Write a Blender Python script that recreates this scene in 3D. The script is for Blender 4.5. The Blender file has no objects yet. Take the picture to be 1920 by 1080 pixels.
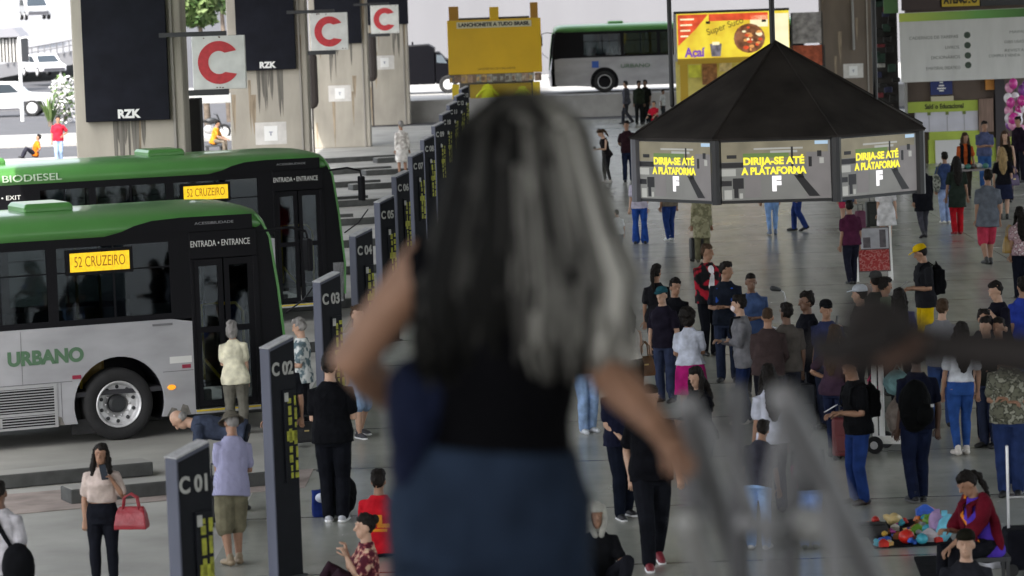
import bpy, bmesh, math, random
from mathutils import Vector, Matrix, noise
random.seed(7)
R = math.radians
C = bpy.context.scene.collection
SC = bpy.context.scene

# ------------------------------------------------------------------ camera, sky, sun, exposure
F_PX = 6400.0; CAM_H = 5.9; HOR = 570.0; VPX = 71.0; ROLL = 0.035
_p = math.atan(HOR / F_PX); _yaw = math.atan(VPX / F_PX)
_f0 = Vector((-math.sin(_yaw), math.cos(_yaw), 0)); _r0 = Vector((math.cos(_yaw), math.sin(_yaw), 0)); _z = Vector((0, 0, 1))
CF = _f0 * math.cos(_p) - _z * math.sin(_p); _u0 = _f0 * math.sin(_p) + _z * math.cos(_p)
CR = _r0 * math.cos(ROLL) - _u0 * math.sin(ROLL); CU = _u0 * math.cos(ROLL) + _r0 * math.sin(ROLL)
CO = Vector((0, 0, CAM_H))
cam_d = bpy.data.cameras.new('camera'); cam = bpy.data.objects.new('camera', cam_d); C.objects.link(cam)
cam.matrix_world = Matrix(((CR.x, CU.x, -CF.x, CO.x), (CR.y, CU.y, -CF.y, CO.y), (CR.z, CU.z, -CF.z, CO.z), (0, 0, 0, 1)))
cam_d.sensor_width = 36; cam_d.lens = 36 * F_PX / 1920; cam_d.clip_start = 0.1; cam_d.clip_end = 3000
cam_d.dof.use_dof = True; cam_d.dof.focus_distance = 50; cam_d.dof.aperture_fstop = 3.5
SC.camera = cam
EXPO = 1.95
SUN_EL, SUN_AZ = R(52), Vector((-0.32, -0.80, 0)).normalized()
w = bpy.data.worlds.new('World'); SC.world = w; w.use_nodes = True
_nt = w.node_tree; _sky = _nt.nodes.new('ShaderNodeTexSky'); _sky.sky_type = 'NISHITA'; _sky.sun_disc = False
_sky.sun_elevation = SUN_EL; _sky.sun_rotation = math.atan2(SUN_AZ.x, SUN_AZ.y); _sky.dust_density = 3.0; _sky.air_density = 1.0; _sky.ozone_density = 1.0
_bg = _nt.nodes['Background']; _bg.inputs[1].default_value = 0.15
_hs = _nt.nodes.new('ShaderNodeHueSaturation'); _hs.inputs['Saturation'].default_value = .35; _nt.links.new(_sky.outputs[0], _hs.inputs['Color']); _nt.links.new(_hs.outputs[0], _bg.inputs[0])
_sd = bpy.data.lights.new('sun', 'SUN'); _sd.energy = 2.0; _sd.angle = R(0.5); _sd.color = (1, 0.95, 0.87)
_so = bpy.data.objects.new('sun', _sd); C.objects.link(_so)
_dir = -(SUN_AZ * math.cos(SUN_EL) + _z * math.sin(SUN_EL))
_so.rotation_euler = _dir.to_track_quat('-Z', 'Y').to_euler(); _so.location = (-40, -40, 60)
SC.view_settings.view_transform = 'Standard'; SC.view_settings.look = 'None'; SC.view_settings.exposure = EXPO; SC.view_settings.gamma = 1
SC.render.engine = 'CYCLES'
cy = SC.cycles; cy.use_denoising = True; cy.max_bounces = 7; cy.diffuse_bounces = 4; cy.glossy_bounces = 3; cy.transparent_max_bounces = 12; cy.transmission_bounces = 4
cy.caustics_reflective = False; cy.caustics_refractive = False; cy.sample_clamp_indirect = 6

def ray(px, py): return (CF * F_PX + CR * (px - 960) + CU * (540 - py)).normalized()
def P(px, py, z=0.0):
    d = ray(px, py); t = (z - CO.z) / d.z; return CO + d * t
def at(px, py, Y):
    d = ray(px, py); return CO + d * (Y / d.y)
def proj(v):
    v = Vector(v) - CO; k = F_PX / v.dot(CF); return 960 + v.dot(CR) * k, 540 - v.dot(CU) * k

# ------------------------------------------------------------------ materials
def lin(c):
    if isinstance(c, str):
        c = c.lstrip('#'); c = [int(c[i:i + 2], 16) / 255 for i in (0, 2, 4)]
        return tuple(x / 12.92 if x <= 0.04045 else ((x + 0.055) / 1.055) ** 2.4 for x in c)
    return tuple(c)
_mc = {}
def M(name, col, rough=0.6, metal=0.0, var=0.0, scale=6.0, bump=0.0, bscale=40.0, spec=0.5, coat=0.0, stretch=None, var2=None):
    if name in _mc: return _mc[name]
    m = bpy.data.materials.new(name); m.use_nodes = True; nt = m.node_tree; b = nt.nodes['Principled BSDF']
    c = lin(col); b.inputs['Base Color'].default_value = (*c, 1); b.inputs['Roughness'].default_value = rough; b.inputs['Metallic'].default_value = metal
    b.inputs['Specular IOR Level'].default_value = spec; b.inputs['Coat Weight'].default_value = coat; b.inputs['Coat Roughness'].default_value = 0.08
    tc = nt.nodes.new('ShaderNodeTexCoord'); src = tc.outputs['Object']
    if stretch:
        mp = nt.nodes.new('ShaderNodeMapping'); mp.inputs['Scale'].default_value = stretch; nt.links.new(src, mp.inputs[0]); src = mp.outputs[0]
    if var:
        n = nt.nodes.new('ShaderNodeTexNoise'); n.inputs['Scale'].default_value = scale; n.inputs['Detail'].default_value = 6; nt.links.new(src, n.inputs['Vector'])
        r = nt.nodes.new('ShaderNodeValToRGB'); lo = [x * (1 - var) for x in c]; hi = [min(1, x * (1 + var)) for x in (lin(var2) if var2 else c)]
        r.color_ramp.elements[0].color = (*lo, 1); r.color_ramp.elements[1].color = (*hi, 1); r.color_ramp.elements[0].position = 0.32; r.color_ramp.elements[1].position = 0.68
        nt.links.new(n.outputs[0], r.inputs[0]); nt.links.new(r.outputs[0], b.inputs['Base Color'])
    if bump:
        n2 = nt.nodes.new('ShaderNodeTexNoise'); n2.inputs['Scale'].default_value = bscale; n2.inputs['Detail'].default_value = 4; nt.links.new(src, n2.inputs['Vector'])
        bm_ = nt.nodes.new('ShaderNodeBump'); bm_.inputs['Strength'].default_value = bump; bm_.inputs['Distance'].default_value = 0.02
        nt.links.new(n2.outputs[0], bm_.inputs['Height']); nt.links.new(bm_.outputs[0], b.inputs['Normal'])
    _mc[name] = m; return m
def cloth(col, rough=0.85):
    key = 'cloth ' + (col if isinstance(col, str) else str(col))
    return M(key, col, rough, var=0.3, scale=7, bump=0.6, bscale=16, spec=0.08)
def E(name, col, strength, var=0.0, scale=5.0):
    if name in _mc: return _mc[name]
    m = bpy.data.materials.new(name); m.use_nodes = True; nt = m.node_tree; b = nt.nodes['Principled BSDF']
    c = lin(col); b.inputs['Base Color'].default_value = (*[x * 0.3 for x in c], 1); b.inputs['Emission Color'].default_value = (*c, 1); b.inputs['Emission Strength'].default_value = strength * 2 ** -EXPO
    b.inputs['Roughness'].default_value = 0.3
    if var:
        tc = nt.nodes.new('ShaderNodeTexCoord'); n = nt.nodes.new('ShaderNodeTexNoise'); n.inputs['Scale'].default_value = scale; n.inputs['Detail'].default_value = 5
        nt.links.new(tc.outputs['Object'], n.inputs['Vector']); r = nt.nodes.new('ShaderNodeValToRGB'); r.color_ramp.elements[0].position = .35; r.color_ramp.elements[1].position = .65
        r.color_ramp.elements[0].color = (*[x * (1 - var) for x in c], 1); r.color_ramp.elements[1].color = (*[min(1, x * (1 + var)) for x in c], 1)
        nt.links.new(n.outputs[0], r.inputs[0]); nt.links.new(r.outputs[0], b.inputs['Emission Color'])
    _mc[name] = m; return m
def glass(name='bus glass', tint=(0.32, 0.36, 0.36), refl=0.16):
    if name in _mc: return _mc[name]
    m = bpy.data.materials.new(name); m.use_nodes = True; nt = m.node_tree; nt.nodes.clear()
    o = nt.nodes.new('ShaderNodeOutputMaterial'); t = nt.nodes.new('ShaderNodeBsdfTransparent'); g = nt.nodes.new('ShaderNodeBsdfGlossy'); x = nt.nodes.new('ShaderNodeMixShader')
    fr = nt.nodes.new('ShaderNodeFresnel'); fr.inputs[0].default_value = 1.45
    t.inputs[0].default_value = (*tint, 1); g.inputs['Roughness'].default_value = 0.03; g.inputs[0].default_value = (.9, .95, 1, 1)
    nt.links.new(fr.outputs[0], x.inputs[0]); nt.links.new(t.outputs[0], x.inputs[1]); nt.links.new(g.outputs[0], x.inputs[2]); nt.links.new(x.outputs[0], o.inputs[0])
    _mc[name] = m; return m
def pattern(name, c1, c2, kind='stripe', scale=30.0, c3=None, axis='X'):
    if name in _mc: return _mc[name]
    m = bpy.data.materials.new(name); m.use_nodes = True; nt = m.node_tree; b = nt.nodes['Principled BSDF']; b.inputs['Roughness'].default_value = 0.85; b.inputs['Specular IOR Level'].default_value = .25
    tc = nt.nodes.new('ShaderNodeTexCoord'); r = nt.nodes.new('ShaderNodeValToRGB')
    if kind == 'stripe':
        t = nt.nodes.new('ShaderNodeTexWave'); t.bands_direction = axis; t.inputs['Scale'].default_value = scale; t.inputs['Distortion'].default_value = 0.6; out = t.outputs['Fac']
    else:
        t = nt.nodes.new('ShaderNodeTexNoise'); t.inputs['Scale'].default_value = scale; t.inputs['Detail'].default_value = 2; out = t.outputs[0]
    nt.links.new(tc.outputs['Object'], t.inputs['Vector']); nt.links.new(out, r.inputs[0]); e = r.color_ramp.elements
    e[0].color = (*lin(c1), 1); e[1].color = (*lin(c2), 1); e[0].position = .46; e[1].position = .54
    if c3: q = e.new(.62); q.color = (*lin(c3), 1)
    nt.links.new(r.outputs[0], b.inputs['Base Color']); _mc[name] = m; return m

# ------------------------------------------------------------------ mesh builder
class MB:
    def __init__(s): s.v = []; s.f = []; s.m = []
    def add(s, vs, fs, mi=0):
        o = len(s.v); s.v += [tuple(x) for x in vs]; s.f += [tuple(o + i for i in f) for f in fs]; s.m += [mi] * len(fs); return s
    def box(s, x0, x1, y0, y1, z0, z1, mi=0, X=None):
        vs = [Vector((x, y, z)) for z in (z0, z1) for y in (y0, y1) for x in (x0, x1)]
        if X: vs = [X @ v for v in vs]
        return s.add(vs, [(0, 2, 3, 1), (4, 5, 7, 6), (0, 1, 5, 4), (2, 6, 7, 3), (0, 4, 6, 2), (1, 3, 7, 5)], mi)
    def loft(s, rings, mi=0, cap=True):
        n = len(rings[0]); vs = [p for r in rings for p in r]; fs = []
        for i in range(len(rings) - 1):
            for j in range(n): fs.append((i * n + j, i * n + (j + 1) % n, (i + 1) * n + (j + 1) % n, (i + 1) * n + j))
        if cap: fs.append(tuple(reversed(range(n)))); fs.append(tuple((len(rings) - 1) * n + j for j in range(n)))
        return s.add(vs, fs, mi)
    def tube(s, pts, rad, n=10, mi=0, rnd=True, flat=1.0, side=None):
        pts = [Vector(p) for p in pts]; rad = list(rad) if hasattr(rad, '__len__') else [rad] * len(pts)
        if rnd:
            d0 = (pts[0] - pts[1]).normalized(); d1 = (pts[-1] - pts[-2]).normalized(); r0, r1 = rad[0], rad[-1]
            pts = [pts[0] + d0 * r0 * .95, pts[0] + d0 * r0 * .6] + pts + [pts[-1] + d1 * r1 * .6, pts[-1] + d1 * r1 * .95]; rad = [r0 * .3, r0 * .78] + rad + [r1 * .78, r1 * .3]
        rings = []; up = None
        for i, p in enumerate(pts):
            t = (pts[min(i + 1, len(pts) - 1)] - pts[max(i - 1, 0)]).normalized()
            if up is None:
                a = Vector(side) if side else (Vector((1, 0, 0)) if abs(t.x) < .8 else Vector((0, 1, 0)))
                up = (a - t * a.dot(t)).normalized()
            else: up = (up - t * up.dot(t)).normalized()
            b = t.cross(up)
            rings.append([p + up * (rad[i] * math.cos(2 * math.pi * k / n)) + b * (rad[i] * flat * math.sin(2 * math.pi * k / n)) for k in range(n)])
        return s.loft(rings, mi)
    def ell(s, c, r, mi=0, X=None, nu=14, nv=9):
        c = Vector(c); rings = []
        for i in range(nv):
            th = math.pi * (i + .35) / (nv - .3); z = math.cos(th); q = math.sin(th)
            ring = [Vector((r[0] * q * math.cos(2 * math.pi * k / nu), r[1] * q * math.sin(2 * math.pi * k / nu), r[2] * z)) for k in range(nu)]
            rings.append([c + (X @ p if X else p) for p in reversed(ring)])
        return s.loft(rings, mi)
    def plate(s, pts, M4, t, mi=0):      # 2D outline in the local XY of M4, thickness t along local Z
        a = [M4 @ Vector((x, y, 0)) for x, y in pts]; b = [M4 @ Vector((x, y, t)) for x, y in pts]; n = len(pts)
        return s.add(a + b, [tuple(reversed(range(n))), tuple(range(n, 2 * n))] + [(i, (i + 1) % n, n + (i + 1) % n, n + i) for i in range(n)], mi)
    def lathe(s, prof, n=24, mi=0, X=None):   # profile (r, z) about local Z
        rings = [[(X @ Vector((r * math.cos(2 * math.pi * k / n), r * math.sin(2 * math.pi * k / n), z))) if X else Vector((r * math.cos(2 * math.pi * k / n), r * math.sin(2 * math.pi * k / n), z)) for k in range(n)] for r, z in prof]
        return s.loft(rings, mi)
    def mesh(s, name, mats, smooth=False):
        me = bpy.data.meshes.new(name); me.from_pydata(s.v, [], s.f)
        for m in (mats if isinstance(mats, (list, tuple)) else [mats]): me.materials.append(m)
        me.polygons.foreach_set('material_index', s.m)
        b = bmesh.new(); b.from_mesh(me); bmesh.ops.recalc_face_normals(b, faces=b.faces)
        big = [f for f in b.faces if len(f.verts) > 4]
        if big: bmesh.ops.triangulate(b, faces=big)
        b.to_mesh(me); b.free()
        if smooth: me.polygons.foreach_set('use_smooth', [True] * len(me.polygons))
        return me
    def build(s, name, mats, parent=None, smooth=False, bevel=0, loc=None, rz=0):
        o = bpy.data.objects.new(name, s.mesh(name, mats, smooth)); C.objects.link(o)
        if parent: o.parent = parent
        if loc is not None: o.location = loc
        if rz: o.rotation_euler[2] = rz
        if bevel:
            b = o.modifiers.new('bevel', 'BEVEL'); b.width = bevel; b.segments = 2; b.limit_method = 'ANGLE'; b.angle_limit = R(40)
        return o
def tag(o, label=None, cat=None, group=None, kind=None):
    if label: o['label'] = label
    if cat: o['category'] = cat
    if group: o['group'] = group
    if kind: o['kind'] = kind
    return o
def thing(name, label, cat, loc=(0, 0, 0), rz=0, group=None):
    o = bpy.data.objects.new(name, None); C.objects.link(o); o.location = loc; o.rotation_euler = (0, 0, rz); o.empty_display_size = .1
    return tag(o, label, cat, group)
def copy_tree(o, parent=None):
    c = o.copy(); C.objects.link(c); c.parent = parent
    for ch in [x for x in bpy.data.objects if x.parent == o]: copy_tree(ch, c)
    return c
def text_mesh(s, size, ext=0.004, align='CENTER', bold=0.0, spacing=1.0, xs=1.0):
    cu = bpy.data.curves.new('txt', 'FONT'); cu.body = s; cu.size = size; cu.extrude = ext; cu.align_x = align; cu.align_y = 'CENTER'; cu.offset = bold; cu.space_character = spacing; cu.resolution_u = 6
    o = bpy.data.objects.new('txt', cu); C.objects.link(o); dg = bpy.context.evaluated_depsgraph_get(); me = bpy.data.meshes.new_from_object(o.evaluated_get(dg)); bpy.data.objects.remove(o); bpy.data.curves.remove(cu)
    if xs != 1.0: me.transform(Matrix.Diagonal((xs, 1, 1, 1)))
    return me
def text(name, s, size, mat, parent, M4, ext=0.004, align='CENTER', bold=0.0, spacing=1.0, width=None, label=None):
    me = text_mesh(s, size, ext, align, bold, spacing)
    if width:
        xs = [v.co.x for v in me.vertices]; w0 = max(xs) - min(xs); me.transform(Matrix.Diagonal((width / w0, 1, 1, 1)))
    me.transform(M4); me.name = name; me.materials.clear(); me.materials.append(mat)
    o = bpy.data.objects.new(name, me); C.objects.link(o)
    if parent: o.parent = parent
    if label: o['label'] = label
    return o
def frame(origin, x, y):
    x = Vector(x).normalized(); z = x.cross(Vector(y)).normalized(); y = z.cross(x); o = Vector(origin)
    return Matrix(((x.x, y.x, z.x, o.x), (x.y, y.y, z.y, o.y), (x.z, y.z, z.z, o.z), (0, 0, 0, 1)))
def rectp(x0, x1, y0, y1): return [(x0, y0), (x1, y0), (x1, y1), (x0, y1)]
# ------------------------------------------------------------------ the setting
def struct(name, mb, mats, **k): return tag(mb.build(name, mats, **k), kind='structure')
def floor_mat():
    m = bpy.data.materials.new('polished concrete floor'); m.use_nodes = True; nt = m.node_tree; b = nt.nodes['Principled BSDF']; L = nt.links.new
    tc = nt.nodes.new('ShaderNodeTexCoord')
    n = nt.nodes.new('ShaderNodeTexNoise'); n.inputs['Scale'].default_value = .55; n.inputs['Detail'].default_value = 9; n.inputs['Roughness'].default_value = .65; L(tc.outputs['Object'], n.inputs['Vector'])
    r = nt.nodes.new('ShaderNodeValToRGB'); r.color_ramp.elements[0].position = .3; r.color_ramp.elements[1].position = .7
    r.color_ramp.elements[0].color = (.31, .32, .285, 1); r.color_ramp.elements[1].color = (.43, .435, .39, 1); L(n.outputs[0], r.inputs[0])
    # stained streaks along the walking direction
    mp = nt.nodes.new('ShaderNodeMapping'); mp.inputs['Scale'].default_value = (1.6, .12, 1); L(tc.outputs['Object'], mp.inputs[0])
    n3 = nt.nodes.new('ShaderNodeTexNoise'); n3.inputs['Scale'].default_value = 1.2; n3.inputs['Detail'].default_value = 5; L(mp.outputs[0], n3.inputs['Vector'])
    # expansion joints: dark bands across the platform every 3.8 m, broken by wear, and a few along it
    sp = nt.nodes.new('ShaderNodeSeparateXYZ'); L(tc.outputs['Object'], sp.inputs[0])
    def band(out, per, wd):
        a = nt.nodes.new('ShaderNodeMath'); a.operation = 'PINGPONG'; a.inputs[1].default_value = per / 2; L(out, a.inputs[0])
        c = nt.nodes.new('ShaderNodeMath'); c.operation = 'LESS_THAN'; c.inputs[1].default_value = wd; L(a.outputs[0], c.inputs[0]); return c
    by = band(sp.outputs[1], 3.8, .035); bx = band(sp.outputs[0], 9.3, .012)
    nb = nt.nodes.new('ShaderNodeTexNoise'); nb.inputs['Scale'].default_value = .8; L(tc.outputs['Object'], nb.inputs['Vector'])
    th = nt.nodes.new('ShaderNodeMath'); th.operation = 'MULTIPLY_ADD'; th.inputs[1].default_value = 1.8; th.inputs[2].default_value = -.15; th.use_clamp = True; L(nb.outputs[0], th.inputs[0])
    mx = nt.nodes.new('ShaderNodeMath'); mx.operation = 'MAXIMUM'; L(by.outputs[0], mx.inputs[0]); L(bx.outputs[0], mx.inputs[1])
    ml = nt.nodes.new('ShaderNodeMath'); ml.operation = 'MULTIPLY'; L(mx.outputs[0], ml.inputs[0]); L(th.outputs[0], ml.inputs[1])
    m1 = nt.nodes.new('ShaderNodeMixRGB'); m1.inputs[2].default_value = (.05, .055, .05, 1); L(ml.outputs[0], m1.inputs[0])
    m0 = nt.nodes.new('ShaderNodeMixRGB'); m0.blend_type = 'OVERLAY'; m0.inputs[0].default_value = .45; L(r.outputs[0], m0.inputs[1]); L(n3.outputs[0], m0.inputs[2]); L(m0.outputs[0], m1.inputs[1])
    n5 = nt.nodes.new('ShaderNodeTexNoise'); n5.inputs['Scale'].default_value = 3.2; n5.inputs['Detail'].default_value = 8; n5.inputs['Roughness'].default_value = .75; L(tc.outputs['Object'], n5.inputs['Vector'])
    r5 = nt.nodes.new('ShaderNodeValToRGB'); r5.color_ramp.elements[0].position = .56; r5.color_ramp.elements[1].position = .72; r5.color_ramp.elements[0].color = (1, 1, 1, 1); r5.color_ramp.elements[1].color = (.72, .71, .7, 1); L(n5.outputs[0], r5.inputs[0])
    m5 = nt.nodes.new('ShaderNodeMixRGB'); m5.blend_type = 'MULTIPLY'; m5.inputs[0].default_value = .8; L(m1.outputs[0], m5.inputs[1]); L(r5.outputs[0], m5.inputs[2])
    # slabs poured at different times
    vo = nt.nodes.new('ShaderNodeTexBrick'); vo.offset = .0; vo.inputs['Scale'].default_value = 1; vo.inputs['Brick Width'].default_value = 3.1; vo.inputs['Row Height'].default_value = 3.8; vo.inputs['Mortar Size'].default_value = .0; vo.inputs['Color1'].default_value = (1, 1, 1, 1); vo.inputs['Color2'].default_value = (.87, .87, .86, 1); L(tc.outputs['Object'], vo.inputs['Vector'])
    m6 = nt.nodes.new('ShaderNodeMixRGB'); m6.blend_type = 'MULTIPLY'; m6.inputs[0].default_value = .9; L(m5.outputs[0], m6.inputs[1]); L(vo.outputs['Color'], m6.inputs[2]); L(m6.outputs[0], b.inputs['Base Color'])
    rr = nt.nodes.new('ShaderNodeMapRange'); rr.inputs['To Min'].default_value = .14; rr.inputs['To Max'].default_value = .34; L(n.outputs[0], rr.inputs[0]); L(rr.outputs[0], b.inputs['Roughness'])
    bp = nt.nodes.new('ShaderNodeBump'); bp.inputs['Strength'].default_value = .045; bp.inputs['Distance'].default_value = .02
    n4 = nt.nodes.new('ShaderNodeTexNoise'); n4.inputs['Scale'].default_value = 2.5; n4.inputs['Detail'].default_value = 6; L(tc.outputs['Object'], n4.inputs['Vector']); L(n4.outputs[0], bp.inputs['Height']); L(bp.outputs[0], b.inputs['Normal'])
    return m
m_asph = M('street asphalt', (.055, .055, .061), .85, var=.18, scale=1.2)
m_lane = M('bus lane concrete', (.33, .325, .30), .7, var=.22, scale=.7, bump=.15, bscale=8)
m_conc = M('raw board concrete', (.39, .36, .305), .85, var=.30, scale=.9, bump=.3, bscale=5, stretch=(1, 1, .35))
m_kerb = M('pale kerb concrete', (.30, .295, .285), .8, var=.12, scale=2)
m_dkb = M('kerb block dark', (.05, .052, .05), .7, var=.3, scale=5)  # dark block sides; the tops get lane concrete
m_wall = M('white painted wall', (.14, .14, .15), .8, var=.05, scale=.4, stretch=(1, 1, .15))
m_ceil = M('ceiling grey paint', (.5, .49, .47), .85, var=.1, scale=.6)
m_red = M('worn red pavement', (.30, .25, .225), .8, var=.25, scale=2.5)
g = MB(); g.box(-900, 900, -80, 1500, -.6, -.012); struct('ground', g, m_asph)
g = MB(); g.box(-11.5, -3.6, 4, 146, -.3, 0); struct('bus_road', g, m_lane)
g = MB(); g.box(-3.6, 40, 2, 146, -.3, .004); struct('concourse_floor', g, floor_mat())
# raised far road with its kerb
g = MB(); g.box(-13, 60, 149.6, 190, -.3, .9); struct('far_road', g, M('far road concrete', (.28, .275, .265), .8, var=.15, scale=.5))
g = MB(); g.box(-13, 60, 149.2, 149.6, -.3, .96); struct('far_kerb', g, m_kerb)
# outdoor pavements on the left
for x0, x1, y0, y1, z, n in ((-30, -11.5, 117, 126, .0, 'pavement'), (-34, -12.5, 138, 148, .02, 'traffic_island'), (-40, -12.6, 186, 192, .6, 'verge')):
    g = MB(); g.box(x0, x1, y0, y1, -.3, z + .1); struct(n, g, m_kerb)
g = MB(); g.plate([(-60, 195), (-12, 195), (-12, 330), (-60, 330)], Matrix.Identity(4), .02); o = struct('sloped_street', g, m_asph)
for v in o.data.vertices: v.co.z += max(0, (v.co.y - 195)) * .008 + .15
# worn red strip between the bay kerbs
g = MB(); g.plate([(-7.6, 38.4), (-3.0, 40.3), (-3.0, 41.9), (-7.6, 40.2)], Matrix.Translation((0, 0, .005)), .004); struct('pavement_strip', g, m_red)
# ceiling slab over the terminal with beams, rear and right walls: real roof that shades the concourse
g = MB(); g.box(-10.8, 24, -4.6, 152, 8.6, 9.3); struct('ceiling', g, m_ceil)
tag(MB().box(-16, 70, 187, 187.6, .9, 12).build('retaining_wall', m_wall), 'long plain white wall behind the far road, behind the yellow kiosk', 'wall')

# ------------------------------------------------------------------ concrete columns with black panels, C signs, notices
m_pan = M('black display panel', (.010, .011, .017), .6, spec=.12, var=.2, scale=3)
m_wht = M('white sheet', (.82, .82, .80), .6)
m_sign = M('weathered white sign plate', (.72, .73, .70), .55, var=.10, scale=4)
m_redp = M('red sign paint', (.55, .035, .045), .5, var=.12, scale=12)
m_dst = M('dark painted steel', (.025, .027, .03), .5)
m_patch = M('pale cement patch', (.62, .60, .57), .85, var=.1, scale=4)
m_stain = M('grey water stain', (.16, .15, .13), .85, var=.45, scale=3, stretch=(6, 1, .3))
def column(Y, pxc, w, label, panel=None, logo=False, notice=None, sign=None, dark=False):
    c = at(pxc, 250, Y); X = c.x
    t = thing('concrete_column', label, 'column', (X, Y, 0), 0, 'concrete columns of the terminal')
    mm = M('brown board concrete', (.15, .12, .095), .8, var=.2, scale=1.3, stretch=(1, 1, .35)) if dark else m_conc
    MB().box(-w / 2, w / 2, 0, 1.0, 0, 8.6).build('shaft', mm, t, bevel=.03)
    def lz(py): return at(pxc, py, Y).z
    def lx(px, py): return at(px, py, Y).x - X
    if panel:
        x0, x1, zb = lx(panel[0], panel[2]), lx(panel[1], panel[2]), lz(panel[2])
        p = MB().box(x0, x1, -.16, -.003, zb, 7.3).build('display_panel', m_pan, t, bevel=.012)
        if logo: text('lettering', 'RZK', .22, m_wht, p, frame(((x0 + x1) / 2 + .02, -.163, zb + .13), (1, 0, 0), (0, 0, 1)), bold=.012)
        st = MB()
        for q in range(11): xx = x0 + .5 + random.random() * (x1 - x0 - .9); ll = random.uniform(.3, 1.5); ww = random.uniform(.02, .07); st.plate([(xx - ww, 0), (xx + ww, 0), (xx + ww * .7, -ll * .6), (xx, -ll), (xx - ww * .6, -ll * .7)], frame((0, -.002 - .0004 * q, zb), (1, 0, 0), (0, 0, 1)), .0003)
        st.build('water_stain', m_stain, t)
    rs = MB()
    for q in range(7): xx = random.uniform(-w / 2 + .1, w / 2 - .1); zz = random.uniform(.8, 6.5); ll = random.uniform(.5, 2.2); ww = random.uniform(.02, .09); rs.plate([(xx - ww, 0), (xx + ww, 0), (xx + ww * .6, -ll * .6), (xx, -ll), (xx - ww * .7, -ll * .5)], frame((0, -.0006 - .00005 * q, zz), (1, 0, 0), (0, 0, 1)), .0004)
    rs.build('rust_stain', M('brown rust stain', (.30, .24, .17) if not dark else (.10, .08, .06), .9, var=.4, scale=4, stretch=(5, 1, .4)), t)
    MB().box(w / 2 - .22, w / 2 - .17, -.05, -.003, 0, 8.5).build('cable_duct', M('cable duct', (.33, .31, .28), .7), t)
    if notice:
        x, z = lx(notice[0], notice[1]), lz(notice[1])
        MB().box(x - .42, x + .42, -.004, -.001, z - .30, z + .30).build('cement_patch', m_patch, t)
        n = MB().box(x - .18, x + .18, -.012, -.005, z - .20, z + .20).build('notice', m_wht, t)
        b = MB().box(-.05, .05, -.004, -.001, .02, .05).box(-.02, .02, -.004, -.001, -.06, .02)
        n2 = b.build('printing', M('grey print', (.35, .36, .42), .7), n); n2.location = (x, -.012, z)
    return t, X
def c_sign(Y, box, label):
    x0, y0, x1, y1 = box; a = at(x0, y0, Y); b = at(x1, y1, Y); cx, cz = (a.x + b.x) / 2, (at((x0 + x1) / 2, y0, Y).z + at((x0 + x1) / 2, y1, Y).z) / 2; s = (b.x - a.x)
    t = thing('platform_sign', label, 'sign', (cx, Y, cz), 0, 'hanging letter C platform signs')
    p = MB().box(-s / 2, s / 2, -.06, .06, -s / 2, s / 2).build('sign_plate', m_sign, t, bevel=.015)
    ro, ri = .395 * s, .20 * s; n_ = 40
    o_ = [(ro * math.cos(R(33 + 294 * i / n_)), 1.02 * ro * math.sin(R(33 + 294 * i / n_))) for i in range(n_ + 1)]; i_ = [(ri * math.cos(R(56 + 248 * i / n_)), 1.08 * ri * math.sin(R(56 + 248 * i / n_))) for i in range(n_ + 1)]
    rg = [[Vector((a_[0], -.063 - d_, a_[1])) for a_ in (p_, q_) for d_ in ((0, .004) if a_ is p_ else (.004, 0))] for p_, q_ in zip(o_, i_)]
    MB().loft(rg).build('letter', m_redp, t)
    MB().box(-s / 2 - .1, s / 2 - .35, -.05, .05, s / 2 + .003, s / 2 + .09).build('bracket', m_dst, t); MB().box(-s / 2 - .1, s / 2 - .35, -.05, .05, -s / 2 - .11, -s / 2 - .003).build('bracket', m_dst, t)
    MB().box(-s / 2 - .62, -s / 2 - .1, -.05, .05, s / 2 + .003, s / 2 + .09).build('mounting_arm', m_dst, t)
    for i in range(6):
        x, z = random.uniform(-.45, .45) * s, random.choice((-.47, .47)) * s + random.uniform(-.01, .01)
        MB().ell((x, -.061, z), (.012 + .01 * random.random(), .003, .012)).build('rust_spot', M('rust', (.09, .035, .015), .9), t)
column(66, 245, 2.12, 'wide concrete column with the largest black panel behind the second bus', (163, 320, 226), True)
column(92, 507, 2.12, 'concrete column with black panel and a white notice between two C signs', (446, 556, 131), True, (508, 250))
column(128, 641, 2.15, 'concrete column with a white notice behind the second C sign', (592, 678, 82), False, (637, 175))
column(147.6, 728, 1.95, 'farthest concrete column with a C sign beside the white wall', (690, 766, 46), False, (721, 117))
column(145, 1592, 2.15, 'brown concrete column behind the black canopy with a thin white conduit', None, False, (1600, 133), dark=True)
tag(MB().tube([at(1598, 0, 144.9), at(1601, 92, 144.9)], .05).build('conduit_pipe', m_kerb), 'thin pale conduit running down the brown column', 'pipe')
c_sign(65.6, (359, 68, 463, 166), 'largest white sign with red letter C, beside the first column')
c_sign(91.5, (581, 24, 654, 94), 'middle white sign with red letter C over the third column')
c_sign(127.5, (694, 9, 749, 63), 'smallest white sign with red letter C near the white wall')

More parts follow.
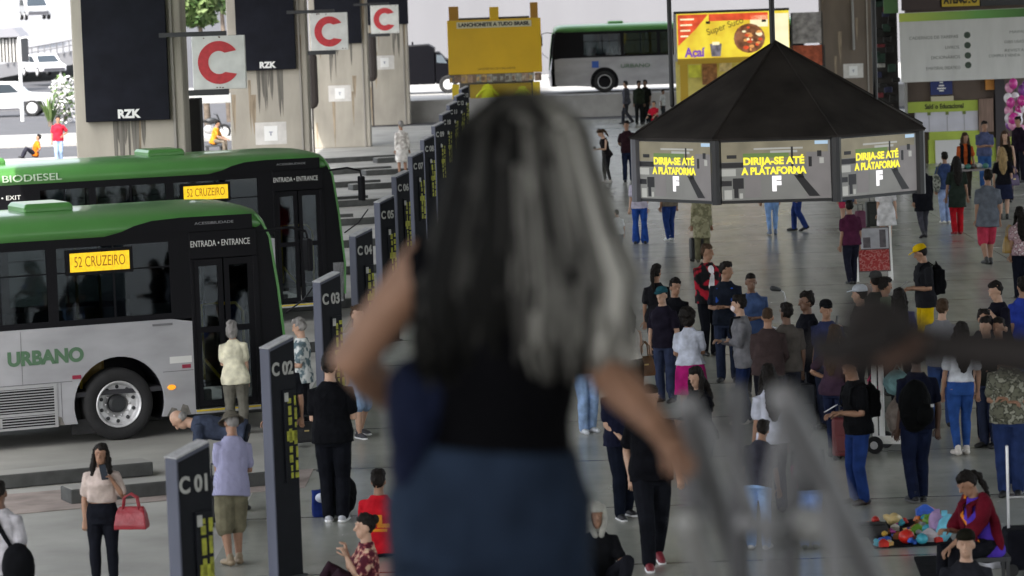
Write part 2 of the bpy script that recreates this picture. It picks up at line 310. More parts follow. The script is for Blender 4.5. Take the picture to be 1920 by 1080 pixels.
# dark side sheets and white boards seen in the gap behind the first column
a, b = at(352, 185, 67.5), at(380, 292, 67.5)
tag(MB().box(a.x, b.x, 67.4, 67.9, b.z - 2, a.z, ).build('dark_cabinet', M('matte dark cabinet', (.018, .017, .018), .7), bevel=.02), 'tall dark cabinet in the gap beside the first concrete column', 'cabinet')
a, b = at(364, 177, 90), at(433, 192, 90)
tag(MB().box(a.x, b.x, 90, 90.1, b.z, a.z).build('white_board', m_wht), 'narrow white board under the largest C sign', 'board')
for px, y0, y1, Y in ((583, 108, 192, 118), (695, 72, 142, 146)):
    a, b = at(px - 8, y0, Y), at(px + 10, y1, Y)
    mb = MB(); mb.tube([((a.x + b.x) / 2, Y, b.z), ((a.x + b.x) / 2, Y, a.z)], .22 if Y < 130 else .24, 12, flat=.5)
    mb.box((a.x + b.x) / 2 - .03, (a.x + b.x) / 2 + .03, Y - .02, Y + .02, 0, b.z)
    tag(mb.build('speaker_pole', M('dark brown plastic', (.03, .022, .02), .6), smooth=False), 'dark long loudspeaker on a pole beside the ' + ('third' if Y < 130 else 'farthest') + ' concrete column', 'loudspeaker')

# ------------------------------------------------------------------ bay kerb blocks
U = Vector((.914, .407, 0)).normalized(); RZB = math.atan2(U.y, U.x)
def bar(x, y, l, right_end, label):
    o = tag(MB().box(-l if right_end else 0, 0 if right_end else l, -.02, .42, 0, .17).build('kerb_block', m_dkb, bevel=.015), label, 'kerb block', 'dark kerb blocks edging the bus bays'); o.location = (x, y, .004); o.rotation_euler[2] = RZB
    MB().box(-l + .02 if right_end else .02, -.02 if right_end else l - .02, .0, .40, .171, .176).build('top_face', m_lane, o)
for n in range(0, 11):
    lab = 'low dark kerb block %s' % ('beside the woman with the red handbag' if n == 0 else 'on the bay floor between the far platform posts')
    far = .55 if n else 1
    bar(-4.98 - .0 * n, 41.8 + 7.6 * n, 3.4, True, lab); bar(-5.7, 39.6 + 7.6 * n, 2.6, False, lab if n else 'low dark kerb block behind post C 01')

# ------------------------------------------------------------------ numbered platform posts
m_pg = M('blue grey post paint', (.085, .092, .125), .5, spec=.3, var=.12, scale=4, stretch=(1, 1, .3)); m_pb = M('black post panel', (.008, .009, .012), .5, spec=.12, var=.2, scale=5)
m_ptop = M('worn pale post top', (.40, .40, .41), .6, var=.2, scale=20)
m_yel = M('hazard yellow print', (.30, .31, .02), .55, var=.35, scale=20); m_let = M('pale post lettering', (.38, .38, .36), .5, var=.15, scale=30)
PX, PY0, PSP = -2.74, 34.1, 7.6
def post(i):
    Y = PY0 + PSP * (i - 2); X = PX + random.uniform(-.03, .03); w, d, h = .15, .33, 2.44; rz = R(47)
    if i == 1: Y = 26.2; X = -2.85
    t = thing('platform_post', 'dark slanted post lettered C %02d in the row beside the buses' % i, 'post', (X, Y, 0), -rz, 'numbered platform posts beside the bus bays')
    # local -Y face: grey narrow; local +X face: black with lettering
    b = MB().plate([(-d / 2, 0), (d / 2, 0), (d / 2, h), (-d / 2, h - .10)], frame((-w / 2, 0, 0), (0, 1, 0), (0, 0, 1)), w)
    b.build('casing', m_pg, t, bevel=.008)
    MB().plate([(-d / 2 + .015, .02), (d / 2 - .01, .02), (d / 2 - .01, h - .03), (-d / 2 + .015, h - .12)], frame((w / 2 + .001, 0, 0), (0, 1, 0), (0, 0, 1)), .006).build('black_panel', m_pb, t)
    cap = MB().plate(rectp(-w / 2 - .004, w / 2 + .004, -d / 2 - .004, d / 2 + .004), Matrix.Translation((0, 0, h - .046)) @ Matrix.Rotation(math.atan(.10 / d), 4, 'X'), .012); cap.build('top_cap', m_ptop, t)
    X1 = w / 2 + .0085
    text('lettering', 'C %02d' % i, .18, m_let, t, frame((X1, -.005, h - .31), (0, 1, 0), (0, 0, 1)), bold=.006, width=.27, ext=.002)
    lp = MB().box(w / 2 + .007, w / 2 + .03, -.02, d / 2 - .03, .98, 1.92).build('lower_display', m_pb, t, bevel=.004)
    y = MB()
    for k, (yy, wd) in enumerate(((.03, .07), (.10, .14))):
        z = 1.02
        while z < 1.82:
            l = random.uniform(.05, .14); y.box(w / 2 + .031, w / 2 + .034, yy + random.uniform(-.012, .012), wd - random.uniform(0, .012), z, min(z + l, 1.86)); z += l + random.uniform(.012, .04)
    y.box(w / 2 + .031, w / 2 + .034, .0, .13, 1.40, 1.50)
    y.build('printing', m_yel, lp)
    MB().box(w / 2 + .031, w / 2 + .036, -.012, .035, 1.80, 1.89).build('white_tag', m_let, lp)
    MB().box(-w / 2 - .03, w / 2 + .03, -d / 2 - .03, d / 2 + .03, 0, .03).build('base_plate', m_dst, t)
for i in range(1, 14): post(i)
# ------------------------------------------------------------------ buses
m_gry = M('bus grey paint', (.37, .37, .39), .38, var=.16, scale=1.1, stretch=(1, 1, 2.5), bump=.02, bscale=2, coat=.15); m_grn = M('bus green paint', (.075, .235, .058), .38, var=.06, scale=2, coat=.4)
m_blk = M('bus black trim', (.008, .008, .010), .5, spec=.12); m_int = M('bus interior dark', (.03, .03, .035), .7); m_seat = M('bus seat fabric', (.03, .05, .09), .8)
m_rub = M('tyre rubber', (.014, .014, .015), .8, var=.2, scale=12); m_rim = M('steel wheel rim', (.62, .62, .63), .4, metal=.25, var=.12, scale=9); m_slv = M('silver grille', (.42, .42, .43), .4, metal=.3)
m_ypo = M('yellow handrail', (.60, .46, .02), .4); m_let2 = M('bus lettering white', (.72, .72, .70), .5); m_ugr = M('bus lettering green', (.085, .17, .095), .5)
m_amb = E('amber side lamp', (1, .35, .02), 1.2); m_led = E('yellow destination display', (1.0, .58, .012), 1.05, var=.2, scale=25); m_ltr = E('display letters', (.35, .13, .0), .6); m_rrf = M('red reflector', (.30, .02, .05), .3)
m_gls = glass()
def wheel(parent, u, y, outer, name='wheel'):
    X = Matrix.Translation((u, y, .485)) @ Matrix.Rotation(R(90) if outer < 0 else R(-90), 4, 'X')  # local +Z points outwards
    s = 1
    ty = MB().lathe([(.29, -.14), (.40, -.15), (.465, -.13), (.485, -.09), (.485, .09), (.47, .125), (.42, .145), (.33, .135), (.30, .10), (.29, -.05)], 36, X=X).build(name, m_rub, parent, smooth=True)
    r = MB().lathe([(.0, -.02), (.12, -.02), (.16, .02), (.20, .05), (.255, .055), (.27, .075), (.285, .125), (.305, .14), (.315, .13), (.31, .0), (.0, -.05)], 36, X=X).build('rim', m_rim, ty, smooth=False)
    MB().lathe([(.0, .07), (.085, .07), (.12, .055), (.125, .0), (.0, -.02)], 24, X=X).build('hub', m_dst, ty)
    nb = MB(); hb = MB()
    for k in range(10):
        a = 2 * math.pi * k / 10; nb.tube([X @ Vector((.165 * math.cos(a), .165 * math.sin(a), .01)), X @ Vector((.165 * math.cos(a), .165 * math.sin(a), .06))], .014, 6)
        a += .31; hb.ell((X @ Vector((.232 * math.cos(a), .232 * math.sin(a), .056))), (.026, .026, .026))
    nb.build('wheel_nuts', m_rim, ty); hb.build('rim_openings', m_dst, ty)
def arc(u, z, r, a0, a1, n=18): return [(u + r * math.cos(R(a0 + (a1 - a0) * i / n)), z + r * math.sin(R(a0 + (a1 - a0) * i / n))) for i in range(n + 1)]
RE, W = -9.0, 2.5
def make_bus(label):
    t = thing('bus', label, 'bus', group='green roofed city buses')
    def side(right):
        top = 1.58; end = 1.06 if right else 2.22; rr = .63
        pts = [(RE, .27), (RE, top), (end - .3, top + .0), (end, top - .05), (end, .27 if right else .4)]
        pts += arc(0, .5, rr, -21, 201, 24) + arc(-5.8, .5, rr, -21, 201, 24)
        return pts
    MB().plate(side(True), frame((0, 0, 0), (1, 0, 0), (0, 0, 1)), -.05).build('side_panel', m_gry, t)
    MB().plate(side(False), frame((0, W, 0), (1, 0, 0), (0, 0, 1)), .05).build('side_panel', m_gry, t)
    MB().box(RE - .05, RE, 0, W, .3, 2.9).build('rear_panel', m_gry, t)
    # wheel houses
    for u in (0, -5.8):
        for y0, y1 in ((.06, .7), (W - .7, W - .06)):
            r0 = [Vector((p[0], y0, p[1])) for p in arc(u, .5, .64, -25, 205)]; r1 = [Vector((p[0], y1, p[1])) for p in arc(u, .5, .64, -25, 205)]
            n = len(r0); MB().add(r0 + r1, [(i, i + 1, n + i + 1, n + i) for i in range(n - 1)] + [tuple(range(n, 2 * n))]).build('wheel_arch', m_blk, t)
        for y, o in ((.17, -1), (W - .17, 1)): wheel(t, u, y, o)
    # seams and skirt details on the right side
    s = MB()
    s.box(RE, -.64, -.003, .0, .846, .853); s.box(.62, 1.05, -.003, 0, .87, .877); s.box(-.80, -.795, -.003, 0, .28, .84); s.box(-1.32, -1.316, -.003, 0, .85, 1.56); s.box(-3.0, -2.996, -.003, 0, .28, 1.56)
    s.build('panel_seam', M('dark panel seam', (.10, .10, .105), .6), t)  # thin dark strips along the panel joints
    gr = MB().box(-2.75, -.86, -.014, -.002, .80, .84).box(-2.75, -.86, -.014, -.002, .26, .29).box(-.90, -.86, -.014, -.002, .29, .80).box(-1.80, -1.75, -.014, -.002, .29, .80).box(-2.75, -2.71, -.014, -.002, .29, .80).box(-2.71, -.90, -.014, -.002, .44, .475).build('vent_frame', m_slv, t)
    sl = MB().box(-2.71, -.90, -.0035, -.001, .29, .80, 1)
    z = .31
    while z < .78: sl.box(-2.71, -.90, -.012, -.004, z, z + .014, 0); z += .036
    sl.build('vent_slats', [m_slv, m_blk], t)
    MB().box(-1.93, -1.62, -.02, -.0145, .30, .42).build('number_plate', m_gry, t, bevel=.004)
    for u, z in ((-.58, .90), (.95, .93)): MB().box(u - .06, u + .06, -.012, -.002, z - .025, z + .025).build('reflector', m_rrf, t)
    MB().ell((.73, -.006, .66), (.06, .016, .035)).build('side_lamp', m_amb, t, smooth=True)
    MB().box(.72, 1.03, -.005, -.002, .98, 1.07).build('sticker', m_let2, t)
    MB().box(.5, .78, -.012, -.002, 1.50, 1.53).build('side_trim', M('dark grey trim', (.16, .16, .17), .5), t, bevel=.003)
    text('lettering', 'URBANO', .25, m_ugr, t, frame((-.99, -.004, 1.19), (1, 0, 0), (0, 0, 1)), bold=.013, width=1.04, ext=.002)
    text('lettering', 'URBANO', .26, m_ugr, t, frame((-1.4, W + .056, 1.15), (-1, 0, 0), (0, 0, 1)), width=1.3, ext=.002)
    MB().box(.25, .55, W + .051, W + .056, 1.12, 1.42).build('access_sticker', M('wheelchair blue', (.03, .10, .42), .5), t)
    gm = MB(); rg_ = random.Random(4)
    for u_ in [RE + .3 + .16 * i for i in range(62)]:
        if min(abs(u_), abs(u_ + 5.8)) > .72 and u_ < .95: hh = rg_.uniform(.04, .22); gm.plate([(u_ - .09, 0), (u_ + .09, 0), (u_ + .05, hh * .8), (u_ - .02, hh)], frame((0, -.0012, .275), (1, 0, 0), (0, 0, 1)), .0006)
    gm.build('road_grime', M('road grime', (.16, .15, .135), .9, var=.5, scale=9), t)
    # window band
    b = MB(); ws = [(-.78, .78), (-2.2, -.92), (-3.20, -2.32), (-6.75, -5.35), (-8.6, -6.9)]
    for y0, y1 in ((.004, .05), (W - .05, W - .004)):
        right = y0 < 1
        b.box(RE, 1.06 if right else 2.15, y0, y1, 1.575, 1.66); b.box(RE, 1.06 if right else 2.15, y0, y1, 2.62, 2.76)
        L = sorted(ws if right else [(-.78, .9), (-2.4, -.92), (-4.0, -2.55), (-5.6, -4.15), (-7.2, -5.75), (-8.6, -7.35)]); pos = RE
        for a_, c_ in L: b.box(pos, a_, y0, y1, 1.66, 2.62); pos = c_
        b.box(pos, 1.06 if right else 2.15, y0, y1, 1.66, 2.62)
    b.build('window_band', m_blk, t)
    for y, L in ((.025, ws), (W - .025, [(-.78, .9), (-2.4, -.92), (-4.0, -2.55), (-5.6, -4.15), (-7.2, -5.75), (-8.6, -7.35)])):
        for a_, c_ in L:
            g_ = MB().box(a_, c_, y - .004, y + .004, 1.66, 2.62).build('window', m_gls, t)
            MB().box((a_ + c_) / 2 - .012, (a_ + c_) / 2 + .012, y - .012, y + .012, 1.66, 2.62).box(a_, c_, y - .01, y + .01, 2.28, 2.30).build('frame', m_blk, g_)
    # right rear door (closed dark leaves) with exit lettering
    text('lettering', 'SAÍDA • EXIT', .11, m_let2, t, frame((-3.92, -.001, 2.52), (1, 0, 0), (0, 0, 1)), width=.75, ext=.002)
    # roof: rounded cross-section along the bus with a tapering nose
    rings = []
    for u, k, dz in ((RE, .9, -.05), (RE + .25, 1, 0), (1.55, 1, 0), (1.9, .99, -.012), (2.08, .96, -.05), (2.17, .90, -.13)):
        pr = []
        for y, z in ((0, 2.74), (-.01, 2.84), (.015, 2.93), (.10, 2.99), (.28, 3.035), (.7, 3.065), (1.25, 3.075)):
            pr.append((y, z))
        pr = pr + [(W - y, z) for y, z in reversed(pr[:-1])]
        rings.append([Vector((u, W / 2 + (y - W / 2) * (1 - (1 - k) * .5), 2.72 + (z - 2.72) * k + min(dz, 0) * (z > 2.8))) for y, z in pr])
    MB().loft(rings).build('roof', m_grn, t, smooth=True)
    for u in (-.62, -3.9, -7.2):
        h = MB().loft([[Vector((u - .34 * k, W / 2 - .42 * k, z)), Vector((u + .34 * k, W / 2 - .42 * k, z)), Vector((u + .34 * k, W / 2 + .42 * k, z)), Vector((u - .34 * k, W / 2 + .42 * k, z))] for k, z in ((1, 3.06), (1, 3.13), (.9, 3.18))]).build('roof_hatch', m_grn, t, bevel=.02)
    # front swoosh, head panel over the door
    MB().plate([(-.15, 2.735), (1.96, 2.735), (1.96, 2.93), (.95, 2.935), (.55, 2.915), (.30, 2.86), (.12, 2.79)], frame((0, -.012, 0), (1, 0, 0), (0, 0, 1)), .01).build('roof_side_panel', m_blk, t)
    # door: dark head, posts, two glazed leaves, step
    D0, D1 = 1.06, 1.98
    MB().box(D0, 2.02, -.004, .05, 2.36, 2.735).box(D0, D0 + .05, -.004, .05, .30, 2.36).box(D1 - .03, D1 + .05, -.004, .05, .30, 2.36).build('door_frame', m_blk, t, bevel=.01)
    text('lettering', 'ENTRADA • ENTRANCE', .12, m_let2, t, frame((1.50, -.006, 2.56), (1, 0, 0), (0, 0, 1)), width=.84, ext=.002)
    text('lettering', 'ACESSIBILIDADE', .05, M('dim silver print', (.3, .3, .32), .5), t, frame((1.42, -.024, 2.84), (1, 0, 0), (0, 0, 1)), width=.55, ext=.001)
    for k in range(2):
        x0 = D0 + .055 + k * .43; x1 = x0 + .405
        d = MB().box(x0, x0 + .07, .01, .045, .36, 2.35).box(x1 - .07, x1, .01, .045, .36, 2.35).box(x0 + .07, x1 - .07, .01, .045, 2.26, 2.35).box(x0 + .07, x1 - .07, .01, .045, 1.36, 1.44).box(x0 + .07, x1 - .07, .01, .045, .36, .44).build('door_leaf', m_blk, t)
        for z0, z1 in ((1.44, 2.26), (.44, 1.36)): MB().box(x0 + .07, x1 - .07, .024, .03, z0, z1).build('pane', glass('door glass', (.62, .66, .66)), d)
    MB().box(D0, D1, -.02, .35, .27, .33).build('door_step', m_slv, t); MB().box(D0, D1, -.024, -.0205, .30, .325).build('step_edge', m_ypo, t)
    # nose: corner posts, windscreen, front panel
    for y in (0.02, W - .14):
        MB().loft([[Vector((u0, y, z)), Vector((u1, y, z)), Vector((u1, y + .12, z)), Vector((u0, y + .12, z))] for u0, u1, z in ((2.03, 2.36, .35), (2.03, 2.38, 1.0), (2.03, 2.30, 1.9), (2.02, 2.20, 2.6), (2.0, 2.10, 2.78))]).build('corner_post', m_blk, t)
    MB().loft([[Vector((u0, y, z)) for u0, y in ((u - .02, .0), (u + .012, .0), (u + .012, .028), (u - .02, .028))] for u, z in ((2.37, .45), (2.39, 1.0), (2.31, 1.9), (2.215, 2.6), (2.12, 2.80), (2.02, 2.92))]).build('corner_trim', m_grn, t)
    MB().plate([(0, 0), (W - .28, 0), (W - .28, 1.78), (0, 1.78)], frame((2.37, .14, 1.02), (0, 1, 0), (-.155, 0, 1)), .012).build('windscreen', glass('screen glass', (.55, .6, .6)), t)
    MB().loft([[Vector((u, .02, z)), Vector((u + .06, .3, z)), Vector((u + .06, W - .3, z)), Vector((u, W - .02, z)), Vector((u - .2, W - .02, z)), Vector((u - .2, .02, z))] for u, z in ((2.33, .32), (2.36, .7), (2.36, 1.02))]).build('front_panel', m_gry, t)
    for y in (.45, W - .45): MB().ell((2.41, y, .72), (.05, .14, .09)).build('headlight', m_let2, t, smooth=True)
    # mirror on its arm
    mi = MB().tube([(2.1, .02, 2.68), (2.45, -.12, 2.72), (2.66, -.2, 2.66), (2.68, -.2, 2.56)], .018, 8).build('mirror_arm', m_blk, t)
    MB().box(2.64, 2.72, -.30, -.10, 2.12, 2.56).build('mirror', m_blk, mi, bevel=.02)
    MB().tube([(2.40, .0, 1.55), (2.62, -.12, 1.72), (2.8, -.16, 1.95)], .012, 6).build('wiper_arm', m_blk, t)
    # interior
    MB().box(RE + .02, 2.0, .06, W - .06, .62, .68).build('cabin_floor', m_int, t); MB().box(RE + .02, 1.9, .06, W - .06, 2.68, 2.72).build('cabin_ceiling', M('cabin lining', (.25, .25, .26), .7), t)
    for u in (-1.0, -1.9, -2.8, -3.7, -6.2, -7.1, -8.0):
        for y in (.12, .55, 1.52, 1.95):
            se = MB().box(u - .22, u + .2, y, y + .4, 1.02, 1.12).box(u - .27, u - .20, y, y + .4, 1.12, 1.72).build('seat', m_seat, t, bevel=.03)
    MB().tube([(-.38, .5, .68), (-.38, .5, 2.68)], .02, 8).tube([(.15, 1.2, .68), (.15, 1.2, 2.68)], .02, 8).tube([(-1.9, .98, 1.7), (-1.9, .98, 2.68)], .02, 8).tube([(-2.6, .3, 1.7), (-2.6, .3, 2.6)], .045, 8).tube([(1.85, .2, .7), (1.85, .2, 1.6), (1.75, .2, 1.72), (1.55, .2, 1.72)], .022, 8).tube([(1.16, .12, 1.1), (1.55, .12, .62)], .02, 8).tube([(1.30, .3, .7), (1.30, .3, 1.72), (1.55, .3, 1.72)], .016, 8).build('handrail', m_ypo, t, smooth=True)
    MB().box(.62, 1.0, 1.45, 1.9, .95, 1.1).box(.58, .68, 1.45, 1.9, 1.1, 1.75).build('driver_seat', m_int, t, bevel=.04)
    MB().box(1.55, 2.05, .5, W - .2, .68, 1.38).build('dashboard', m_int, t, bevel=.06)
    MB().lathe([(.19, -.015), (.215, 0), (.19, .015), (.175, 0)], 20, X=Matrix.Translation((1.42, 1.68, 1.52)) @ Matrix.Rotation(R(-60), 4, 'Y')).build('steering_wheel', m_blk, t)
    MB().box(-.50, .0, .62, .98, .68, 1.75).build('fare_box', M('fare box yellow brown', (.26, .17, .03), .5, var=.3, scale=5), t, bevel=.05)
    MB().box(-.62, -.52, .55, .75, 1.25, 1.95).build('validator', M('grey plastic', (.35, .35, .36), .5), t, bevel=.02)
    MB().box(.22, .50, .035, .042, 1.70, 1.95).build('window_notice', M('grey notice paper', (.36, .36, .38), .7), t)
    # destination display inside the front window
    d = MB().box(-.60, .22, -.006, -.001, 2.295, 2.545).build('destination_display', m_led, t)
    text('lettering', '52 CRUZEIRO', .2, m_ltr, d, frame((-.19, -.0065, 2.42), (1, 0, 0), (0, 0, 1)), width=.70, ext=.001)
    MB().box(-.66, .27, .0, .02, 2.25, 2.59).build('display_housing', m_blk, t)
    text('lettering', 'BIODIESEL', .17, M('roof lettering pale', (.5, .62, .48), .5), t, frame((-3.34, -.018, 2.845), (1, 0, 0), (0, 0, 1)), width=1.05, ext=.012)
    MB().box(1.2, 1.55, -.03, -.005, .3, .5).build('mud_flap', m_rub, t).location = (-1.86, .1, -.18)
    MB().box(RE + .5, .5, .4, W - .4, .28, .6).build('chassis', m_int, t)
    return t
_w = P(228, 826)
bus_a = make_bus('nearest grey bus with green roof and yellow route display, half out of view'); bus_a.location = _w; bus_a.rotation_euler[2] = RZB
bus_b = copy_tree(bus_a); bus_b.location = _w + Vector((-.05, 15.0, 0)); bus_b['label'] = 'second grey bus with green roof marked BIODIESEL, parked behind the nearest bus'
bus_c = copy_tree(bus_a); q = at(1131, 181, 153.5); bus_c['label'] = 'far grey bus facing the yellow kiosk on the raised road'
bus_c.rotation_euler[2] = R(182); bus_c.location = (q.x, q.y + W, .9)
bus_c.scale = (1.0, 1.0, 1.0)
# ------------------------------------------------------------------ people: one continuous remeshed body each, clothes and hair as children
SK = {'l': (.46, .285, .20), 'm': (.30, .165, .105), 'd': (.155, .082, .052), 'k': (.075, .04, .027)}
m_eye = M('dark eyes', (.015, .012, .010), .25); m_lip = {k: M('lips ' + k, (v[0] * .8, v[1] * .48, v[2] * .5), .5) for k, v in SK.items()}
m_skin = {k: M('skin ' + k, v, .5, var=.10, scale=14, spec=.4) for k, v in SK.items()}
HAIRC = {'k': (.012, .010, .009), 'b': (.05, .03, .018), 'g': (.24, .23, .22), 'w': (.5, .49, .47), 'y': (.30, .21, .10)}
m_hair = {k: M('hair ' + k, v, .65, var=.3, scale=26, bump=.5, bscale=60, stretch=(1, 1, .3), spec=.12) for k, v in HAIRC.items()}
_tex = bpy.data.textures.new('cloth folds', 'CLOUDS'); _tex.noise_scale = .13
_tex2 = bpy.data.textures.new('hair clumps', 'CLOUDS'); _tex2.noise_scale = .045
PENDING = []
def blob(name, mb, mats, voxel, parent=None, disp=0, extra=None, smooth=4, tex=None):
    o = mb.build(name, mats, parent)
    r = o.modifiers.new('r', 'REMESH'); r.mode = 'VOXEL'; r.voxel_size = voxel; r.use_smooth_shade = True
    s = o.modifiers.new('s', 'SMOOTH'); s.factor = .5; s.iterations = smooth
    if disp:
        d = o.modifiers.new('d', 'DISPLACE'); d.texture = tex or _tex; d.texture_coords = 'LOCAL'; d.strength = disp; d.mid_level = .5
    PENDING.append((o, extra)); return o
def bake():
    bpy.context.view_layer.update(); dg = bpy.context.evaluated_depsgraph_get(); new = []
    for o, ex in PENDING: new.append(bpy.data.meshes.new_from_object(o.evaluated_get(dg)))
    for (o, ex), me in zip(PENDING, new):
        mats = [m for m in o.data.materials]; o.modifiers.clear()
        if ex is not None:
            b = bmesh.new(); b.from_mesh(me); b.from_mesh(ex.mesh('x', mats, True)); b.to_mesh(me); b.free()
        me.materials.clear()
        for m in mats: me.materials.append(m)
        me.name = o.name; o.data = me
ARM = {'down': ((.14, -.06, -1), (.06, .14, -1)), 'loose': ((.24, .0, -1), (.12, .25, -1)), 'phone': ((.12, .12, -1), (-.38, .8, .38)), 'look': ((.12, .10, -1), (-.35, .95, .05)), 'ear': ((.42, .22, -.8), (-.42, .32, 1.0)),
       'hip': ((.55, -.28, -.9), (-.75, .45, -.4)), 'cross': ((.12, .15, -1), (-.97, .42, .10)), 'front': ((.12, .12, -1), (-.5, .5, -.6)), 'back': ((.18, -.3, -1), (-.55, -.4, -.35)), 'reach': ((.1, .75, -.75), (-.05, .8, -.6)),
       'hang': ((.2, .05, -1), (.02, .35, -.9)), 'strap': ((.2, .05, -1), (-.35, .5, .85)), 'mouth': ((.3, .35, -.85), (-.55, .42, .9)), 'fold': ((.12, .1, -1), (-.3, .9, .15)), 'fwd': ((.15, -.4, -1), (.05, .5, -.9)), 'bwd': ((.15, .4, -1), (.05, .65, -.8)),
       'knee': ((.22, .55, -.8), (-.15, .75, -.35)), 'chin': ((.2, .45, -.8), (-.3, .3, .95)), 'vert': ((.05, .1, -1), (.0, .05, -1))}
MT = [(.80, .09, .065, 0), (.88, .165, .108, -.012), (.95, .168, .112, -.008), (1.08, .150, .102, 0), (1.20, .160, .108, .005), (1.31, .168, .115, .006), (1.37, .150, .095, 0), (1.42, .105, .076, -.006), (1.46, .068, .062, -.006), (1.50, .054, .056, 0)]
FT = [(.80, .09, .07, 0), (.88, .170, .115, -.022), (.95, .160, .108, -.012), (1.08, .125, .088, 0), (1.20, .136, .10, .012), (1.29, .142, .118, .022), (1.36, .134, .088, 0), (1.41, .094, .068, -.006), (1.45, .060, .056, -.006), (1.50, .048, .05, 0)]
def interp(T, z):
    for a, b in zip(T, T[1:]):
        if a[0] <= z <= b[0]:
            t = (z - a[0]) / (b[0] - a[0]); return [a[i] + (b[i] - a[i]) * t for i in range(4)]
    return list(T[0] if z < T[0][0] else T[-1])
HAND = {}
def person(px, pyf, pyh, face, label, h=None, sex='m', skin='m', top=('#222222', 'short'), hem=.84, bottom=('pants', '#2a2f3d'), shoes='#202020', sole=None, hair=('short', 'k'), cap=None, la='down', ra='down',
           stride=0, lean=0, side=0, hy=0, hp=0, fat=0, stance='stand', mask=False, topmat=None, botmat=None, loc=None, voxel=None, group=None, vest=None, armq=1.0, botoff=0, s_jit=True, seat=.14, baggy=1.0):
    if loc is not None: foot = Vector(loc)
    elif pyf is None:            # height given: find the ground point whose head lands on pyh
        foot = P(px, pyh + 200)
        for _ in range(30): e = proj(foot + Vector((0, 0, h * (1 if stance == 'stand' else .5))))[1] - pyh; q = proj(foot); foot = P(px, q[1] - e * .8)
    else: foot = P(px, pyf)
    if h is None and stance != 'stand': h = 1.64
    if h is None:
        h = 1.7
        for _ in range(25): h += (proj(foot + Vector((0, 0, h)))[1] - pyh) / (F_PX / foot.y)
        h = max(.9, min(1.95, h))
    rj = random.Random(int(abs(px) * 7 + (pyh or pyf or 3) * 13 + face))
    if s_jit and stance == 'stand':
        face += rj.uniform(-9, 9); hy += rj.uniform(-20, 20); hp += rj.uniform(-4, 8); side += rj.uniform(-2.5, 2.5); lean += rj.uniform(-1, 4)
        if stride == 0: stride = rj.uniform(-.14, .14)
    k = h / 1.75; rz = math.pi + R(face); s = F_PX / foot.y
    vx = voxel or (.0095 if s > 115 else .013 if s > 70 else .018)
    T = MT if sex == 'm' else FT; sw = .176 if sex == 'm' else .156
    T = [(z, a * (1 + fat * (z < 1.42)), b * (1 + fat * 1.3 * (z < 1.35)), y) for z, a, b, y in T]
    pz = {'stand': .93 - .035 * abs(stride), 'sit': seat, 'chair': .50, 'crouch': .34}[stance]
    piv = Vector((0, 0, .93)); Ru = Matrix.Rotation(R(side), 3, 'Y') @ Matrix.Rotation(-R(lean), 3, 'X'); D = Vector((0, 0, pz - .93))
    up = lambda p: (piv + Ru @ (Vector(p) - piv) + D) * k
    Rh = Matrix.Rotation(R(-hy), 3, 'Z') @ Matrix.Rotation(-R(hp), 3, 'X'); npv = Vector((0, -.005, 1.53))
    hd = lambda p: up(npv + Rh @ (Vector(p) - npv))
    HM = Ru @ Rh
    # joints
    sh = {-1: up((-sw, -.01, 1.365)), 1: up((sw, -.01, 1.365))}; arms = {}
    for sg, pr in ((-1, la), (1, ra)):
        if pr is None: continue
        if isinstance(pr, str):
            ua, fa = [[c + rj.uniform(-.10, .10) for c in v_] for v_ in ARM[pr]]; f = lambda d: Vector((d[0] * sg, d[1], d[2])).normalized()
            e = sh[sg] + f(ua) * .285 * k; wv = e + f(fa) * .245 * k
        else: sh[sg], e, wv = pr
        arms[sg] = (sh[sg], e, wv)
    legs = {}
    for sg in (-1, 1):
        if stance == 'stand':
            q = stride * sg; hip = Vector((.092 * sg, 0, pz - .03))
            if abs(stride) > .05:
                if q > 0: kn, an = Vector((.085 * sg, .24 * q + .04, .47)), Vector((.075 * sg, .34 * q, .085))
                else: kn, an = Vector((.085 * sg, .10 * q + .05, .46)), Vector((.08 * sg, .42 * q, .085 + .10 * abs(q)))
            else: kn, an = Vector((.10 * sg, .015, .49)), Vector((.105 * sg, -.015, .085))
        elif stance == 'sit': hip = Vector((.10 * sg, .02, pz)); kn, an = Vector((.24 * sg, .34, pz + .26)), Vector((.13 * sg, .52, .08))
        elif stance == 'chair': hip = Vector((.10 * sg, .02, pz)); kn, an = Vector((.13 * sg, .43, .50)), Vector((.13 * sg, .42, .085))
        else: hip = Vector((.10 * sg, -.05, pz)); kn, an = Vector((.17 * sg, .30, .52)), Vector((.15 * sg, .02, .085))
        legs[sg] = [hip * k, kn * k, an * k]
    ring = lambda z, a, b, y: [up((a * math.copysign(abs(math.cos(t)) ** .85, math.cos(t)), y + b * math.copysign(abs(math.sin(t)) ** .85, math.sin(t)), z)) for t in (2 * math.pi * i / 18 for i in range(18))]
    mb = MB(); ex = MB()
    mb.loft([ring(*r) for r in T])
    mb.tube([up((0, -.012, 1.45)), hd((0, -.008, 1.57))], [.058 * k, .052 * k])
    mb.ell(hd((0, -.004, 1.645)), (.074 * k, .094 * k, .102 * k), X=HM); mb.ell(hd((0, .026, 1.572)), (.057 * k, .066 * k, .074 * k), X=HM); mb.ell(hd((0, .05, 1.545)), (.036 * k, .04 * k, .035 * k), X=HM)
    mb.tube([hd((0, .082, 1.650)), hd((0, .108, 1.605))], [.011 * k, .017 * k])
